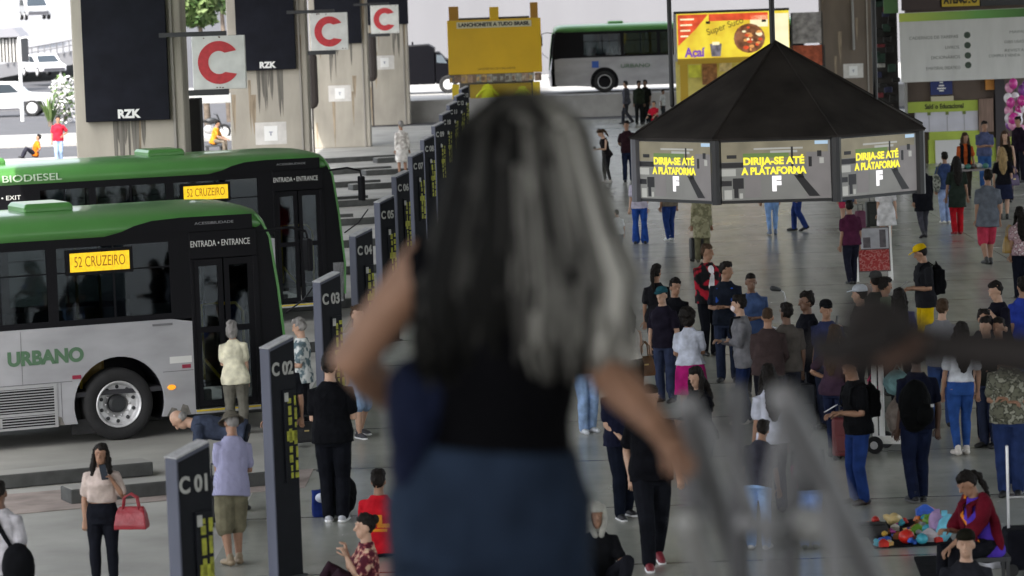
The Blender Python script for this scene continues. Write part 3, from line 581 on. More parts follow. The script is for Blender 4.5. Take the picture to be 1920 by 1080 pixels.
    for sg in (-1, 1):
        mb.ell(hd((.075 * sg, -.005, 1.615)), (.012 * k, .022 * k, .034 * k), X=HM)
        ex.ell(hd((.031 * sg, .084, 1.640)), (.017 * k, .009 * k, .009 * k), 1, X=HM, nu=8, nv=5)
        ex.tube([hd((.014 * sg, .090, 1.662)), hd((.032 * sg, .088, 1.667)), hd((.050 * sg, .076, 1.660))], .0075 * k, 5, 1)
    ex.ell(hd((0, .086, 1.566)), (.025 * k, .010 * k, .008 * k), 2, X=HM, nu=8, nv=5)
    for sg, (a, e, wv) in arms.items():
        inn = a + (up((0, 0, 1.39)) - a) * .4
        mb.tube([inn, a, a.lerp(e, .5), e, e.lerp(wv, .3), wv], [x * k * armq * (1 + fat * .6) for x in ((.040, .050, .046, .040, .041, .027) if sex == 'm' else (.036, .043, .040, .035, .035, .023))])
        d = (wv - e).normalized(); sd = d.cross(Vector((0, 0, 1)));
        sd = (Vector((1, 0, 0)) - d * d.x).normalized() if sd.length < .45 else sd.normalized()
        nm = sd.cross(d).normalized(); c = wv + d * .045 * k
        mb.tube([wv - d * .01 * k, wv + d * .03 * k, wv + d * .085 * k], [.024 * k, .036 * k, .036 * k], flat=.5, side=sd)
        curl = nm * (1 if nm.z < 0 else -1)
        for i, (off, ln) in enumerate(((-.027, .062), (-.009, .074), (.009, .070), (.026, .054))):
            b0 = wv + d * .08 * k + sd * off * k; m1 = b0 + (d * .85 + curl * .35) * ln * .55 * k; m2 = m1 + (d * .35 + curl * .9) * ln * .55 * k
            ex.tube([b0, m1, m2], [.0095 * k, .0088 * k, .0075 * k], 6, 0)
        b0 = wv + d * .025 * k - sd * .028 * k; ex.tube([b0, b0 + (d * .6 - sd * .7 + curl * .3) * .035 * k, b0 + (d * 1.3 - sd * .75 + curl * .7) * .05 * k], [.012 * k, .0105 * k, .009 * k], 6, 0)
    ft = {}
    for sg, (hip, kn, an) in legs.items():
        q = 1 + fat * .9
        mb.tube([hip + Vector((0, 0, .03 * k)), hip.lerp(kn, .45), kn, kn.lerp(an, .32), kn.lerp(an, .75), an], [x * k * q for x in (.092, .080, .057, .058, .042, .036)])
        fd = (Vector((.12 * sg, 1, 0)) if stance != 'sit' else Vector((.3 * sg, .8, .3))).normalized()
        if stance == 'stand' and stride * sg < -.3: fd = Vector((.1 * sg, .93, -.35)).normalized()
        ft[sg] = (an, fd); mb.tube([an - Vector((0, 0, .03 * k)) - fd * .03 * k, an - Vector((0, 0, .045 * k)) + fd * .10 * k, an - Vector((0, 0, .058 * k)) + fd * .16 * k], [.036 * k, .034 * k, .024 * k], flat=.8)
    o = blob('person', mb, [m_skin[skin], m_eye, m_lip[skin]], vx, extra=ex, smooth=3)
    o.location = foot; o.rotation_euler[2] = rz; tag(o, label, 'person', group)
    # --- top
    if top:
        mt = topmat or cloth(top[0]); tp = MB(); z = hem; L = []
        loose = .027 if sex == 'm' else .022
        zs = [hem] + [r[0] for r in T if hem + .03 < r[0] < 1.47] + [1.47 if top[1] != 'none' else 1.42]
        for z in zs:
            loose = (.027 if sex == 'm' else .022) + (.016 if z < 1.03 and hem < .95 else 0)
            _, a, b, y = interp(T, max(z, .86)); wm = (.168 if sex == 'm' else .135) * (1 + fat) if z < 1.35 else 0
            L.append(ring(z, max(a + loose, wm * .96 + loose) + (.012 if z == hem else 0), b + loose + (.010 if z == hem else 0), y))
        tp.loft(L)
        for sg, (a, e, wv) in arms.items():
            inn = a + (up((0, 0, 1.36)) - a) * .4; q = 1 + fat * .6
            if top[1] == 'short': tp.tube([inn, a, a.lerp(e, .5), a.lerp(e, .68)], [.060 * k * q, .068 * k * q, .065 * k * q, .068 * k * q], rnd=True)
            elif top[1] == 'long': tp.tube([inn, a, a.lerp(e, .5), e, e.lerp(wv, .5), e.lerp(wv, .93)], [x * k * q for x in (.060, .068, .062, .055, .050, .042)])
        nm = top[2] if len(top) > 2 else 'shirt'
        so = blob(nm, tp, mt, vx, o, disp=.030 * k)
    if vest:
        tp = MB()
        for sg in (-1, 1): tp.tube([up((.09 * sg, .125, .92)), up((.10 * sg, .155, 1.2)), up((.09 * sg, .12, 1.42)), up((.1 * sg, -.06, 1.45))], .055 * k, flat=.45)
        blob('open_jacket', tp, cloth(vest), vx, o, disp=.012)
    # --- bottom
    kind, bc = bottom
    if kind:
        bt = MB(); mt = botmat or cloth(bc)
        if kind in ('skirt', 'dress'):
            zb = .50 if kind == 'skirt' else .58
            L = []
            for z, f in ((zb, 1.30), (.70, 1.22), (.86, 1.12), (.95, 1.08), (1.06, 1.06)):
                _, a, b, y = interp(T, max(z, .88)); L.append(ring(z, a * f + .01, b * f + .02, y))
            bt.loft(L)
        else:
            L = [ring(z, interp(T, max(z, .86))[1] + .013 + botoff, interp(T, max(z, .86))[2] + .015 + botoff, interp(T, z)[3]) for z in (.80, .86, .93, 1.0, 1.05)]
            bt.loft(L)
            for sg, (hip, kn, an) in legs.items():
                q = (1 + fat * .9) * baggy * (1 + botoff * 4)
                if kind in ('shorts', 'mini'): e = kn.lerp(hip, -.08 if kind == 'shorts' else .5); pts, rr = [hip + Vector((0, 0, .03 * k)), hip.lerp(e, .5), e], (.104, .098, .092 if kind == 'shorts' else .095)
                elif kind == 'tight': pts, rr = [hip + Vector((0, 0, .03 * k)), hip.lerp(kn, .45), kn, kn.lerp(an, .32), kn.lerp(an, .97)], (.100, .088, .065, .065, .044)
                elif kind == 'flare': pts, rr = [hip + Vector((0, 0, .03 * k)), hip.lerp(kn, .45), kn, kn.lerp(an, .5), an], (.102, .092, .070, .082, .10)
                else: pts, rr = [hip + Vector((0, 0, .03 * k)), hip.lerp(kn, .45), kn, kn.lerp(an, .5), an + Vector((0, 0, -.01 * k))], (.104, .096, .076, .072, .066)
                bt.tube(pts, [x * k * q for x in rr])
        blob({'skirt': 'skirt', 'dress': 'dress', 'shorts': 'shorts', 'mini': 'shorts'}.get(kind, 'trousers'), bt, mt, vx, o, disp=(.014 if not botoff else .004) * k)
    # --- shoes
    if shoes:
        for sg, (an, fd) in ft.items():
            f = MB(); zb = Vector((0, 0, 1)); b0 = an - zb * .045 * k
            f.tube([b0 - fd * .05 * k, b0 + fd * .06 * k, b0 + fd * .15 * k - zb * .012 * k], [.042 * k, .044 * k, .038 * k], 10, 0, flat=.85)
            f.tube([an - fd * .015 * k + zb * .02 * k, b0 - fd * .01 * k], [.042 * k, .045 * k], 10, 0)
            if sole: f.tube([b0 - fd * .055 * k - zb * .028 * k, b0 + fd * .06 * k - zb * .03 * k, b0 + fd * .165 * k - zb * .03 * k], [.045 * k, .047 * k, .040 * k], 10, 1, flat=.42, side=fd.cross(zb))
            f.build('shoe', [M('shoe ' + shoes, shoes, .55, var=.15, scale=20), M('shoe sole ' + (sole or '#fff'), sole or '#ffffff', .6)], o, smooth=True)
    # --- hair and headwear
    hk, hc = hair
    if hk != 'none':
        hb = MB(); q = .0
        if hk == 'buzz': hb.ell(hd((0, -.020, 1.66)), (.077 * k, .085 * k, .095 * k), X=HM); hb.ell(hd((0, .0, 1.70)), (.072 * k, .084 * k, .056 * k), X=HM)
        elif hk == 'ring': hb.ell(hd((0, -.035, 1.615)), (.083 * k, .072 * k, .062 * k), X=HM)
        else: hb.ell(hd((0, -.030, 1.655)), (.085 * k, .084 * k, .101 * k), X=HM); hb.ell(hd((rj.uniform(-.012, .012), -.006, (1.70 if cap else 1.712 + rj.uniform(-.004, .010)))), (.077 * k, .092 * k, .056 * k), X=HM)
        if hk in ('short', 'bob', 'curly') and not cap:
            for _ in range(9): a_ = rj.uniform(0, 6.28); hb.ell(hd((.06 * math.cos(a_), -.02 + .07 * math.sin(a_), 1.725 + rj.uniform(-.03, .022))), (.026 * k, .028 * k, .022 * k), nu=8, nv=5)
        if hk == 'long':
            hb.tube([hd((0, -.045, 1.66)), hd((0, -.085, 1.54)), up((0, -.115, 1.40)), up((0, -.125, 1.24)), up((0, -.12, 1.14))], [x * k for x in (.088, .096, .105, .092, .05)], flat=.52, side=(1, 0, 0))
            for sg in (-1, 1): hb.tube([hd((.066 * sg, .0, 1.69)), hd((.086 * sg, .012, 1.60)), up((.098 * sg, .04, 1.44)), up((.10 * sg, .075, 1.28))], [x * k for x in (.026, .032, .038, .016)])
        if hk == 'curly': hb.ell(hd((0, -.035, 1.665)), (.125 * k, .118 * k, .125 * k), X=HM); hb.ell(hd((0, -.055, 1.58)), (.115 * k, .085 * k, .10 * k), X=HM)
        if hk == 'bob': hb.ell(hd((0, -.038, 1.60)), (.096 * k, .078 * k, .125 * k), X=HM)
        if hk == 'pony': hb.tube([hd((0, -.11, 1.68)), hd((0, -.15, 1.62)), hd((0, -.13, 1.46)), hd((0, -.11, 1.36))], [x * k for x in (.028, .036, .034, .014)])
        if hk == 'bun': hb.ell(hd((0, -.105, 1.70)), (.048 * k,) * 3)
        blob('hair', hb, m_hair[hc], min(vx, .012), o, disp=.006 if (hk in ('buzz', 'ring') or cap) else .040 * k, tex=_tex2, smooth=1)
    if hk == 'beard' or (len(hair) > 2): pass
    if cap:
        ck, cc = cap; cb = MB()
        cb.loft([[hd((a * math.cos(t), -.008 + b * math.sin(t), z)) for t in (2 * math.pi * i / 18 for i in range(18))] for z, a, b in ((1.675, .089, .108), (1.71, .088, .106), (1.745, .074, .09), (1.765, .045, .055), (1.772, .012, .014))])
        if ck == 'cap': cb.loft([[hd((x * .95, .085 + y, 1.685 - .02 * y / .09)) for x, y in ((-.075, 0), (-.06, .06), (0, .095), (.06, .06), (.075, 0))], [hd((x * .95, .085 + y, 1.696 - .02 * y / .09)) for x, y in ((-.075, 0), (-.06, .06), (0, .095), (.06, .06), (.075, 0))]])
        if ck == 'bucket': cb.loft([[hd((a * math.cos(t), -.008 + b * math.sin(t), z)) for t in (2 * math.pi * i / 18 for i in range(18))] for z, a, b in ((1.70, .092, .11), (1.675, .12, .14), (1.64, .145, .165), (1.645, .148, .168), (1.69, .10, .118))])
        if ck == 'hood': cb.ell(hd((0, -.030, 1.66)), (.105 * k, .095 * k, .125 * k), X=HM); cb.tube([hd((0, -.05, 1.62)), hd((0, -.06, 1.54)), up((0, -.03, 1.45))], [.10 * k, .10 * k, .12 * k], flat=.9); [cb.tube([hd((.07 * sg, .03, 1.72)), hd((.085 * sg, .05, 1.62)), hd((.07 * sg, .06, 1.53)), up((.03 * sg, .09, 1.44))], .032 * k, 8) for sg in (-1, 1)]
        cb.build('hat' if ck in ('bucket',) else 'hood' if ck == 'hood' else 'cap', cloth(cc), o, smooth=True)
    if mask: MB().ell(hd((0, .066, 1.585)), (.052 * k, .05 * k, .05 * k), X=HM).build('face_mask', M('pale face mask', (.75, .66, .68), .8), o, smooth=True)
    Mw = Matrix.Translation(foot) @ Matrix.Rotation(rz, 4, 'Z')
    o_info = dict(obj=o, M=Mw, k=k, foot=foot, rz=rz, up=up, hd=hd, face=face)
    for sg, n in ((-1, 'lh'), (1, 'rh')):
        if sg in arms: o_info[n] = Mw @ (arms[sg][2] + (arms[sg][2] - arms[sg][1]).normalized() * .09 * k)
    o_info['pt'] = lambda x, y, z: Mw @ up((x, y, z))
    return o_info
# ------------------------------------------------------------------ things people carry
def rotm(rz): return Matrix.Rotation(rz, 4, 'Z')
def backpack(i, col, label, y=-.20, z=1.20, sc=1.0, straps=True):
    t = thing('backpack', label, 'backpack', i['pt'](0, y, z), i['rz']); k = i['k'] * sc
    b = MB(); b.ell((0, 0, 0), (.15 * k, .10 * k, .23 * k)); b.box(-.13 * k, .13 * k, -.08 * k, .08 * k, -.2 * k, .15 * k)
    blob('bag_body', b, cloth(col), .012, t, disp=.012)
    p = MB(); p.ell((0, -.085 * k, -.07 * k), (.105 * k, .05 * k, .10 * k)); blob('front_pocket', p, cloth(col), .012, t)
    MB().tube([(-.03, .0, .22 * k), (0, .01, .265 * k), (.03, .0, .22 * k)], .010, 6).build('handle', cloth(col), t)
    MB().box(-.02, .02, -.14 * k, -.132 * k, -.10 * k, -.06 * k).build('badge', M('grey badge', (.4, .4, .4), .5), t)
    if straps:
        for sg in (-1, 1): MB().tube([(.08 * sg, .06, .20 * k), (.09 * sg, .16, .27 * k), (.10 * sg, .30, .20 * k), (.11 * sg, .33, .0), (.13 * sg, .22, -.16 * k), (.12 * sg, .06, -.18 * k)], .022, 8, flat=.4).build('strap', cloth(col), t, smooth=True)
def phone(pos, rz, label, tilt=55, col='#15171c'):
    t = thing('mobile_phone', label, 'phone', pos, rz); X = Matrix.Rotation(R(tilt), 4, 'X')
    MB().box(-.038, .038, -.005, .005, -.08, .08, X=X).build('casing', M('phone case ' + col, col, .35), t, bevel=.003)
    MB().box(-.034, .034, .0052, .0062, -.072, .072, X=X).build('screen', M('phone glass', (.05, .06, .08), .1), t)
def handbag(pos, rz, w, h, d, col, label, handle=.14, name='handbag'):
    t = thing(name, label, 'handbag', pos, rz)
    b = MB(); b.loft([[Vector((x * w / 2 * f, y * d / 2 * g, z * h)) for x, y in ((-1, -1), (1, -1), (1, 1), (-1, 1))] for z, f, g in ((-.5, .98, 1), (-.3, 1, 1.05), (.2, .9, .7), (.5, .78, .25))])
    blob('bag_body', b, M('bag leather ' + col, col, .4, var=.15, scale=10, bump=.2), .010, t, disp=.012, smooth=2)
    for y in (-.03, .03): MB().tube([(-w * .25, y, h * .42), (-w * .2, y, h * .5 + handle * .7), (0, y, h * .5 + handle), (w * .2, y, h * .5 + handle * .7), (w * .25, y, h * .42)], .010, 6).build('handle', M('bag leather ' + col, col, .4), t, smooth=True)
    MB().box(-.03, .03, -d / 2 * .8 - .01, -d / 2 * .8, h * .05, h * .12).build('buckle', M('brass buckle', (.5, .38, .15), .3, metal=.8), t)
def suitcase(pos, rz, w, d, h, col, label):
    t = thing('suitcase', label, 'suitcase', pos, rz)
    MB().box(-w / 2, w / 2, -d / 2, d / 2, .05, h).build('shell', M('case ' + col, col, .55, var=.15, scale=6), t, bevel=.04)
    MB().box(-w * .36, w * .36, -d / 2 - .025, -d / 2 - .002, .12, h * .6).build('front_pocket', M('case ' + col, col, .55), t, bevel=.01)
    MB().tube([(-w * .25, 0, h), (-w * .25, 0, h + .14), (w * .25, 0, h + .14), (w * .25, 0, h)], .012, 6).build('handle', m_dst, t)
    for sx in (-1, 1):
        for sy in (-1, 1): MB().lathe([(0, -.015), (.03, -.015), (.03, .015), (0, .015)], 12, X=Matrix.Translation((sx * w * .38, sy * d * .36, .032)) @ Matrix.Rotation(R(90), 4, 'X')).build('wheel', m_rub, t)
# ------------------------------------------------------------------ hanging octagonal screen canopy
m_can = M('black canopy fabric', (.034, .029, .027), .75, spec=.2, var=.4, scale=1.6, bump=.35, bscale=3); m_fr = M('canopy frame black', (.016, .016, .019), .4); m_fr2 = M('canopy frame side grey', (.12, .12, .14), .45)
KY = 54.0; a0 = at(1368, 380, KY); a1 = at(1593, 374, KY); SIDE = (a1 - a0).length; RC = SIDE / 2 / math.sin(math.pi / 8)
AP = RC * math.cos(math.pi / 8); kc = Vector(((a0.x + a1.x) / 2, KY + AP, 0)); kz0 = at(1480, 379, KY).z; kz1 = at(1480, 256, KY).z; kza = at(1450, 78, KY + AP).z; KROT = R(-5)
k_t = thing('screen_canopy', 'black octagonal hanging canopy carrying video screens', 'canopy', (kc.x, kc.y, kz0), KROT)
kv = [Vector((RC * math.cos(R(-90 + 45 * i - 22.5)), RC * math.sin(R(-90 + 45 * i - 22.5)), 0)) for i in range(8)]  # 0-1 front face
H = kz1 - kz0
b = MB(); n = 8; ap = Vector((-.0, 0, kza - kz0)); ea = [v * 1.04 + Vector((0, 0, H - .0)) for v in kv]
b.add(ea + [ap], [(i, (i + 1) % 8, 8) for i in range(8)] ); b.add([v - Vector((0, 0, .03)) for v in ea] + [ap - Vector((0, 0, .06))], [((i + 1) % 8, i, 8) for i in range(8)]); b.add(ea + [v - Vector((0, 0, .03)) for v in ea], [(i, (i + 1) % 8, 8 + (i + 1) % 8, 8 + i) for i in range(8)])
b.build('canopy_roof', m_can, k_t)
for i in range(8): MB().tube([ea[i] + Vector((0, 0, .004)), ap + Vector((0, 0, .01))], .018, 6).build('roof_seam', m_can, k_t)
for z0, z1 in ((0, .045), (H - .06, H - .003)):
    b = MB()
    for i in range(8): p0, p1 = kv[i], kv[(i + 1) % 8]; d = (p1 - p0).normalized(); b.plate([(0.02, z0), (SIDE - .02, z0), (SIDE - .02, z1), (.02, z1)], frame(p0, d, (0, 0, 1)), -.09)
    b.build('frame_rail', m_fr, k_t)
for i in range(8): MB().loft([[Vector((kv[i].x, kv[i].y, z)) * 1 + Vector((.085 * math.cos(t), .085 * math.sin(t), 0)) for t in (2 * math.pi * q / 8 for q in range(8))] for z in (-.01, H)]).build('corner_post', m_fr2 if i in (0, 7) and i == 7 else m_fr, k_t)
m_scr = [E('screen beige', (.36, .32, .22), .42, var=.25, scale=3), E('screen grey floor', (.29, .29, .275), .45, var=.15, scale=2), E('screen green', (.16, .26, .07), .6), E('screen dark', (.012, .012, .018), .3), E('screen white', (.6, .6, .56), .5), E('screen sky', (.45, .62, .8), .8), E('screen pink', (.31, .29, .29), .42, var=.1)]
m_sty = E('screen yellow text', (1, .85, .05), 1.1); m_stw = E('screen white letter', (1, .97, 1), 1.15)
def screen(i, label):
    p0, p1 = kv[i], kv[(i + 1) % 8]; d = (p1 - p0).normalized(); Fm = frame(p0 + d * .09 , d, (0, 0, 1)); L = SIDE - .18; B, T = .05, H - .065
    s = MB(); W_ = lambda u: u * L; Z_ = lambda v: B + (T - B) * v
    def q(u0, u1, v0, v1, mi, dz): s.plate([(W_(u0), Z_(v0)), (W_(u1), Z_(v0)), (W_(u1), Z_(v1)), (W_(u0), Z_(v1))], Fm @ Matrix.Translation((0, 0, dz)), .001, mi)
    s.plate(rectp(0, L, B, T), Fm @ Matrix.Translation((0, 0, -.04)), .04, 1)
    q(0, .98, .66, 1, 0, .001); q(.78, 1, .0, .8, 6, .0015); q(.05, .14, .72, .78, 3, .003); q(.2, .62, .72, .80, 2, .003); q(.3, .75, .86, .89, 4, .003); q(.45, .7, .80, .84, 4, .003); q(.86, .98, .93, .99, 5, .003); q(.0, .2, .56, .65, 3, .003)
    q(.0, .13, .42, .54, 4, .003); q(.10, .2, .2, .38, 3, .0035); q(.0, .09, .25, .34, 3, .003); q(.11, .15, .04, .2, 3, .0035); q(.02, .09, .02, .18, 4, .003); q(.21, .36, .05, .42, 6, .0025); q(.16, .19, .03, .12, 4, .004)
    s.plate([(W_(.36), Z_(.02)), (W_(.6), Z_(.03)), (W_(.62), Z_(.42)), (W_(.38), Z_(.42))], Fm @ Matrix.Translation((0, 0, .002)), .001, 1)
    for (u0, v0, u1, v1, u2, v2, u3, v3) in ((.66, .42, .74, .40, .9, .04, .8, .04), (.70, .48, .73, .5, .76, .36, .70, .36)): s.plate([(W_(u0), Z_(v0)), (W_(u1), Z_(v1)), (W_(u2), Z_(v2)), (W_(u3), Z_(v3))], Fm @ Matrix.Translation((0, 0, .0045)), .001, 3)
    q(.80, .83, .55, .72, 3, .004); q(.88, .92, .72, .82, 3, .004); q(.64, .66, .56, .9, 3, .004); q(.9, .94, .6, .7, 4, .004)
    o = s.build('screen', m_scr, k_t); o['label'] = label
    for txt, u, v, sz, wd, mt in (('DIRIJA-SE ATÉ', .48, .66, .155, .56, m_sty), ('A PLATAFORMA', .48, .49, .155, .60, m_sty), ('F', .50, .26, .30, .085, m_stw)):
        text('lettering', txt, sz, mt, o, Fm @ Matrix.Translation((W_(u), Z_(v), .007)), bold=.007 if mt is m_sty else .02, width=wd * L, ext=.001)
for i, lb in ((7, 'left video screen'), (0, 'front video screen'), (1, 'right video screen')): screen(i, lb)
for i in (2, 3, 4, 5, 6): p0 = kv[i]; d = (kv[(i + 1) % 8] - p0).normalized(); MB().plate(rectp(.09, SIDE - .09, .05, H - .065), frame(p0, d, (0, 0, 1)), -.04).build('back_panel', m_fr, k_t)
for px, py, Y in ((1448.5, 76, kc.y), (1260, 190, kc.y - .1), (1642, 186, kc.y + .1)):
    v = at(px, py, Y); o = MB().tube([(v.x, v.y, v.z - .06), (v.x, v.y, 7.6)], .038 if px < 1400 or px > 1500 else .045, 10).build('suspension_pole', m_dst); o.parent = k_t; o.matrix_parent_inverse = (Matrix.Translation(k_t.location) @ Matrix.Rotation(KROT, 4, 'Z')).inverted()

# ------------------------------------------------------------------ yellow kiosk
m_yk = M('kiosk yellow paint', (.70, .43, .006), .45, var=.06, scale=.8); m_yd = M('kiosk ochre block', (.40, .20, .02), .6); m_yp = M('kiosk post yellow', (.75, .55, .02), .45)
Y0 = 151.0; a = at(838, 40, Y0); b_ = at(1017, 140, Y0); z1 = at(928, 36, Y0).z; z0 = at(928, 138, Y0).z
t = thing('snack_kiosk', 'yellow snack bar kiosk with a big plain yellow board', 'kiosk', (0, 0, 0)); cx = (a.x + b_.x) / 2; hw = (b_.x - a.x) / 2
MB().box(cx - hw, cx + hw, Y0, Y0 + .25, z0, z1).build('sign_board', m_yk, t, bevel=.02)
for x, w_, h_, m_ in ((cx - hw + .3, .42, .85, m_yd), (cx + .02, .40, .75, m_yk), (cx + hw - .28, .34, .95, m_yd)): MB().box(x - w_ / 2, x + w_ / 2, Y0 + .02, Y0 + .6, z1 + .003, z1 + h_ * .72).build('roof_block', m_, t)
MB().box(cx - hw + .5, cx + hw - .5, Y0 + .3, Y0 + 2.4, z1 - .1, z1 + .08).build('roof', M('dark kiosk roof', (.05, .045, .04), .8), t)
MB().box(cx - hw * .80, cx + hw * .80, Y0 - .014, Y0 - .002, z1 - .36, z1 - .08).build('name_strip', M('pale name strip', (.62, .60, .42), .6), t)
text('lettering', 'LANCHONETE A TUDO BRASIL', .22, M('name black', (.03, .03, .03), .6), t, frame((cx, Y0 - .016, z1 - .22), (1, 0, 0), (0, 0, 1)), width=hw * 1.52, bold=.012)
text('lettering', 'LANCHES SUCOS E SALGADOS', .13, M('ochre brown print', (.18, .09, .01), .6), t, frame((cx + .05, Y0 - .003, z0 + .22), (1, 0, 0), (0, 0, 1)), width=hw * .8)
for sx in (-1, 1): MB().box(cx + sx * (hw - .28) - .16, cx + sx * (hw - .28) + .16, Y0 + .03, Y0 + .22, .9, z0 - .42).build('post', m_yp, t, bevel=.01)
pics = [M('menu picture ' + str(i), c, .6, var=.4, scale=7) for i, c in enumerate(((.35, .24, .17), (.22, .14, .09), (.42, .36, .28), (.14, .12, .10), (.45, .30, .12), (.30, .30, .26)))]
mb = MB()
x = cx - hw + .02
while x < cx + hw - .1:
    w_ = random.uniform(.14, .3); mb.box(x, min(x + w_, cx + hw - .02), Y0 - .01, Y0 + .02, z0 - .38 + random.uniform(0, .05), z0 - .02, random.randrange(6)); x += w_ + .015
    mb.box(x - w_, x - w_ * .45, Y0 - .014, Y0 - .0105, z0 - .3, z0 - .12, random.randrange(6))
mb.build('menu_pictures', pics, t)
MB().box(cx - hw + .9, cx + hw - .5, Y0 + .5, Y0 + 1.1, .9, 1.5).build('counter', M('kiosk counter yellow', (.5, .36, .03), .5), t); MB().box(cx - hw + .4, cx + hw - .4, Y0 + 2.2, Y0 + 2.4, .9, z1 - .1).build('back_wall', M('kiosk dark back', (.10, .095, .09), .8), t)
for px, py, s_ in ((915, 182, 1.15), (980, 178, .8)):
    v = at(px, py, Y0 - .4); o = thing('yellow_shirt', 'bright yellow shirt hanging under the kiosk board, ' + ('larger' if s_ > 1 else 'smaller') + ' of the two', 'shirt', v)
    bb = MB(); bb.tube([(0, 0, .28 * s_), (0, 0, -.3 * s_)], [.24 * s_, .28 * s_], 12, flat=.4, side=(1, 0, 0)); blob('shirt_body', bb, M('acid yellow cloth', (.55, .60, .02), .8), .03, o, disp=.08)
    MB().tube([(-.38 * s_, 0, .08 * s_), (-.2 * s_, 0, .27 * s_), (.2 * s_, 0, .27 * s_), (.38 * s_, 0, .08 * s_)], .11 * s_, 8, flat=.5, side=(0, 1, 0)).build('sleeves', M('acid yellow cloth', (.55, .60, .02), .8), o, smooth=True)
# blue banner stand behind the foreground head
v = at(945, 240, 100); t = thing('banner_stand', 'pale blue and red banner on a stand behind the foreground woman', 'banner', (v.x, 100, 0))
MB().box(-.65, .65, -.02, .02, .5, 1.95).build('banner', M('banner blue', (.35, .48, .62), .6, var=.3, scale=3), t); MB().box(-.65, .65, -.024, -.021, 1.7, 1.93).build('banner_header', M('banner red white', (.55, .35, .36), .6, var=.3, scale=6), t)
for sx in (-.6, .6): MB().tube([(sx, .04, 0), (sx, .04, 1.97)], .02, 6).build('pole', m_dst, t)
# little things hanging on the far posts
for px, py, col, n_ in ((930, 300, '#9a1f2a', 'red'), (868, 300, '#b08a1c', 'mustard'), (900, 250, '#a9a21a', 'yellow green')):
    v = at(px, py, 84); o = thing('market_bag', n_ + ' cloth bag hanging beside the far platform posts', 'bag', v); bb = MB(); bb.ell((0, 0, 0), (.16, .12, .3)); blob('bag_body', bb, cloth(col), .02, o, disp=.08); MB().tube([(-.08, 0, .25), (0, 0, .5), (.08, 0, .25)], .012, 6).build('handle', cloth(col), o)

# ------------------------------------------------------------------ black truck on the far road
v = at(803, 182, 160); t = thing('truck', 'black box truck parked before the white wall', 'truck', (v.x - .5, 160, .9)); s_ = 1 / 40
m_tk = M('black truck paint', (.004, .004, .006), .45, spec=.1)
MB().plate([(-1.3, .45), (.85, .45), (.85, 2.15), (.55, 2.32), (-1.3, 2.25)], frame((0, 0, 0), (1, 0, 0), (0, 0, 1)), -1.9).build('cargo_box', m_tk, t, bevel=.05)
MB().plate([(.88, .45), (1.95, .45), (2.0, 1.0), (1.75, 1.55), (1.35, 1.62), (1.05, 1.95), (.88, 1.95)], frame((0, .06, 0), (1, 0, 0), (0, 0, 1)), -1.75).build('cab', m_tk, t, bevel=.05)
MB().plate([(.95, 1.45), (1.45, 1.40), (1.20, 1.80), (.95, 1.82)], frame((0, .055, 0), (1, 0, 0), (0, 0, 1)), .006).build('window', M('dark truck glass', (.10, .12, .14), .1), t)
for x in (-.8, 1.45):
    X = Matrix.Translation((x, .08, .42)) @ Matrix.Rotation(R(90), 4, 'X'); ty = MB().lathe([(0, -.12), (.4, -.12), (.42, -.05), (.42, .08), (.38, .12), (.26, .11), (.25, .06), (0, .05)], 24, X=X).build('wheel', m_rub, t); MB().lathe([(0, .06), (.22, .07), (.24, .1), (0, .1)], 20, X=X).build('rim', m_rim, ty)
MB().box(-.2, -.12, .3, .38, 2.3, 2.45).build('roof_light', m_tk, t)

# ------------------------------------------------------------------ snack stall with lit sign, posters
Y0 = 135.0; a = at(1268, 26, Y0); b_ = at(1481, 108, Y0); z1, z0 = at(1374, 23, Y0).z, at(1374, 107, Y0).z; L = b_.x - a.x
t = thing('snack_stall', 'snack stall with a bright yellow and red lit sign reading Açaí', 'stall', (a.x, Y0, 0))
e_y = E('lit sign yellow', (1, .66, .05), .95, var=.3, scale=1.2); e_r = E('lit sign red', (.80, .09, .03), .9, var=.35, scale=3); e_o = E('lit sign cream', (1, .86, .55), 1.05, var=.1, scale=3); e_b = E('lit sign brown', (.28, .11, .05), .8, var=.6, scale=5); e_p = E('lit sign purple', (.22, .08, .45), .9); e_k = E('lit sign olive', (.22, .17, .02), .6)
lb = MB().box(0, L, 0, .3, z0, z1).build('light_box', e_y, t); lb2 = MB()
lb2.plate([(.04, z0 + .5), (.75, z0 + 1.15), (1.15, z0 + 1.6), (1.25, z1 - .04), (.04, z1 - .04)], frame((0, -.003, 0), (1, 0, 0), (0, 0, 1)), .002, 0)
for i in range(4): lb2.box(.14, .45 + .08 * i, -.009, -.006, z0 + .85 + i * .22, z0 + .91 + i * .22, 1)
lb2.box(1.27, 3.6, -.006, -.003, z1 - .32, z1 - .04, 0); lb2.box(L - .75, L - .02, -.006, -.003, z0 + .1, z1 - .1, 1); lb2.box(2.9, 3.6, -.006, -.003, z1 - .6, z1 - .15, 1)
lb2.build('sign_picture', [e_r, e_o], lb)
mb = MB(); mb.ell((2.85, -.01, z0 + .72), (.62, .05, .58), 0, nu=22); mb.build('food_picture', [e_b], lb, smooth=True)
mb = MB()
for i in range(26): q = random.uniform(0, 6.28); r_ = random.uniform(.05, .5); mb.ell((2.85 + r_ * math.cos(q), -.055, z0 + .72 + r_ * .9 * math.sin(q)), (random.uniform(.04, .12), .02, random.uniform(.03, .09)), random.randrange(3), nu=8, nv=5)
mb.build('food_topping', [e_o, E('lit topping orange', (.85, .38, .12), .9), e_r], lb)
MB().lathe([(.18, 0), (.23, .48), (.25, .5), (.0, .5)], 16, X=Matrix.Translation((1.52, -.03, z0 + .05)) @ Matrix.Diagonal((1, .25, 1, 1))).build('cup_picture', E('lit cup grey', (.22, .2, .24), .6, var=.6, scale=7), lb)
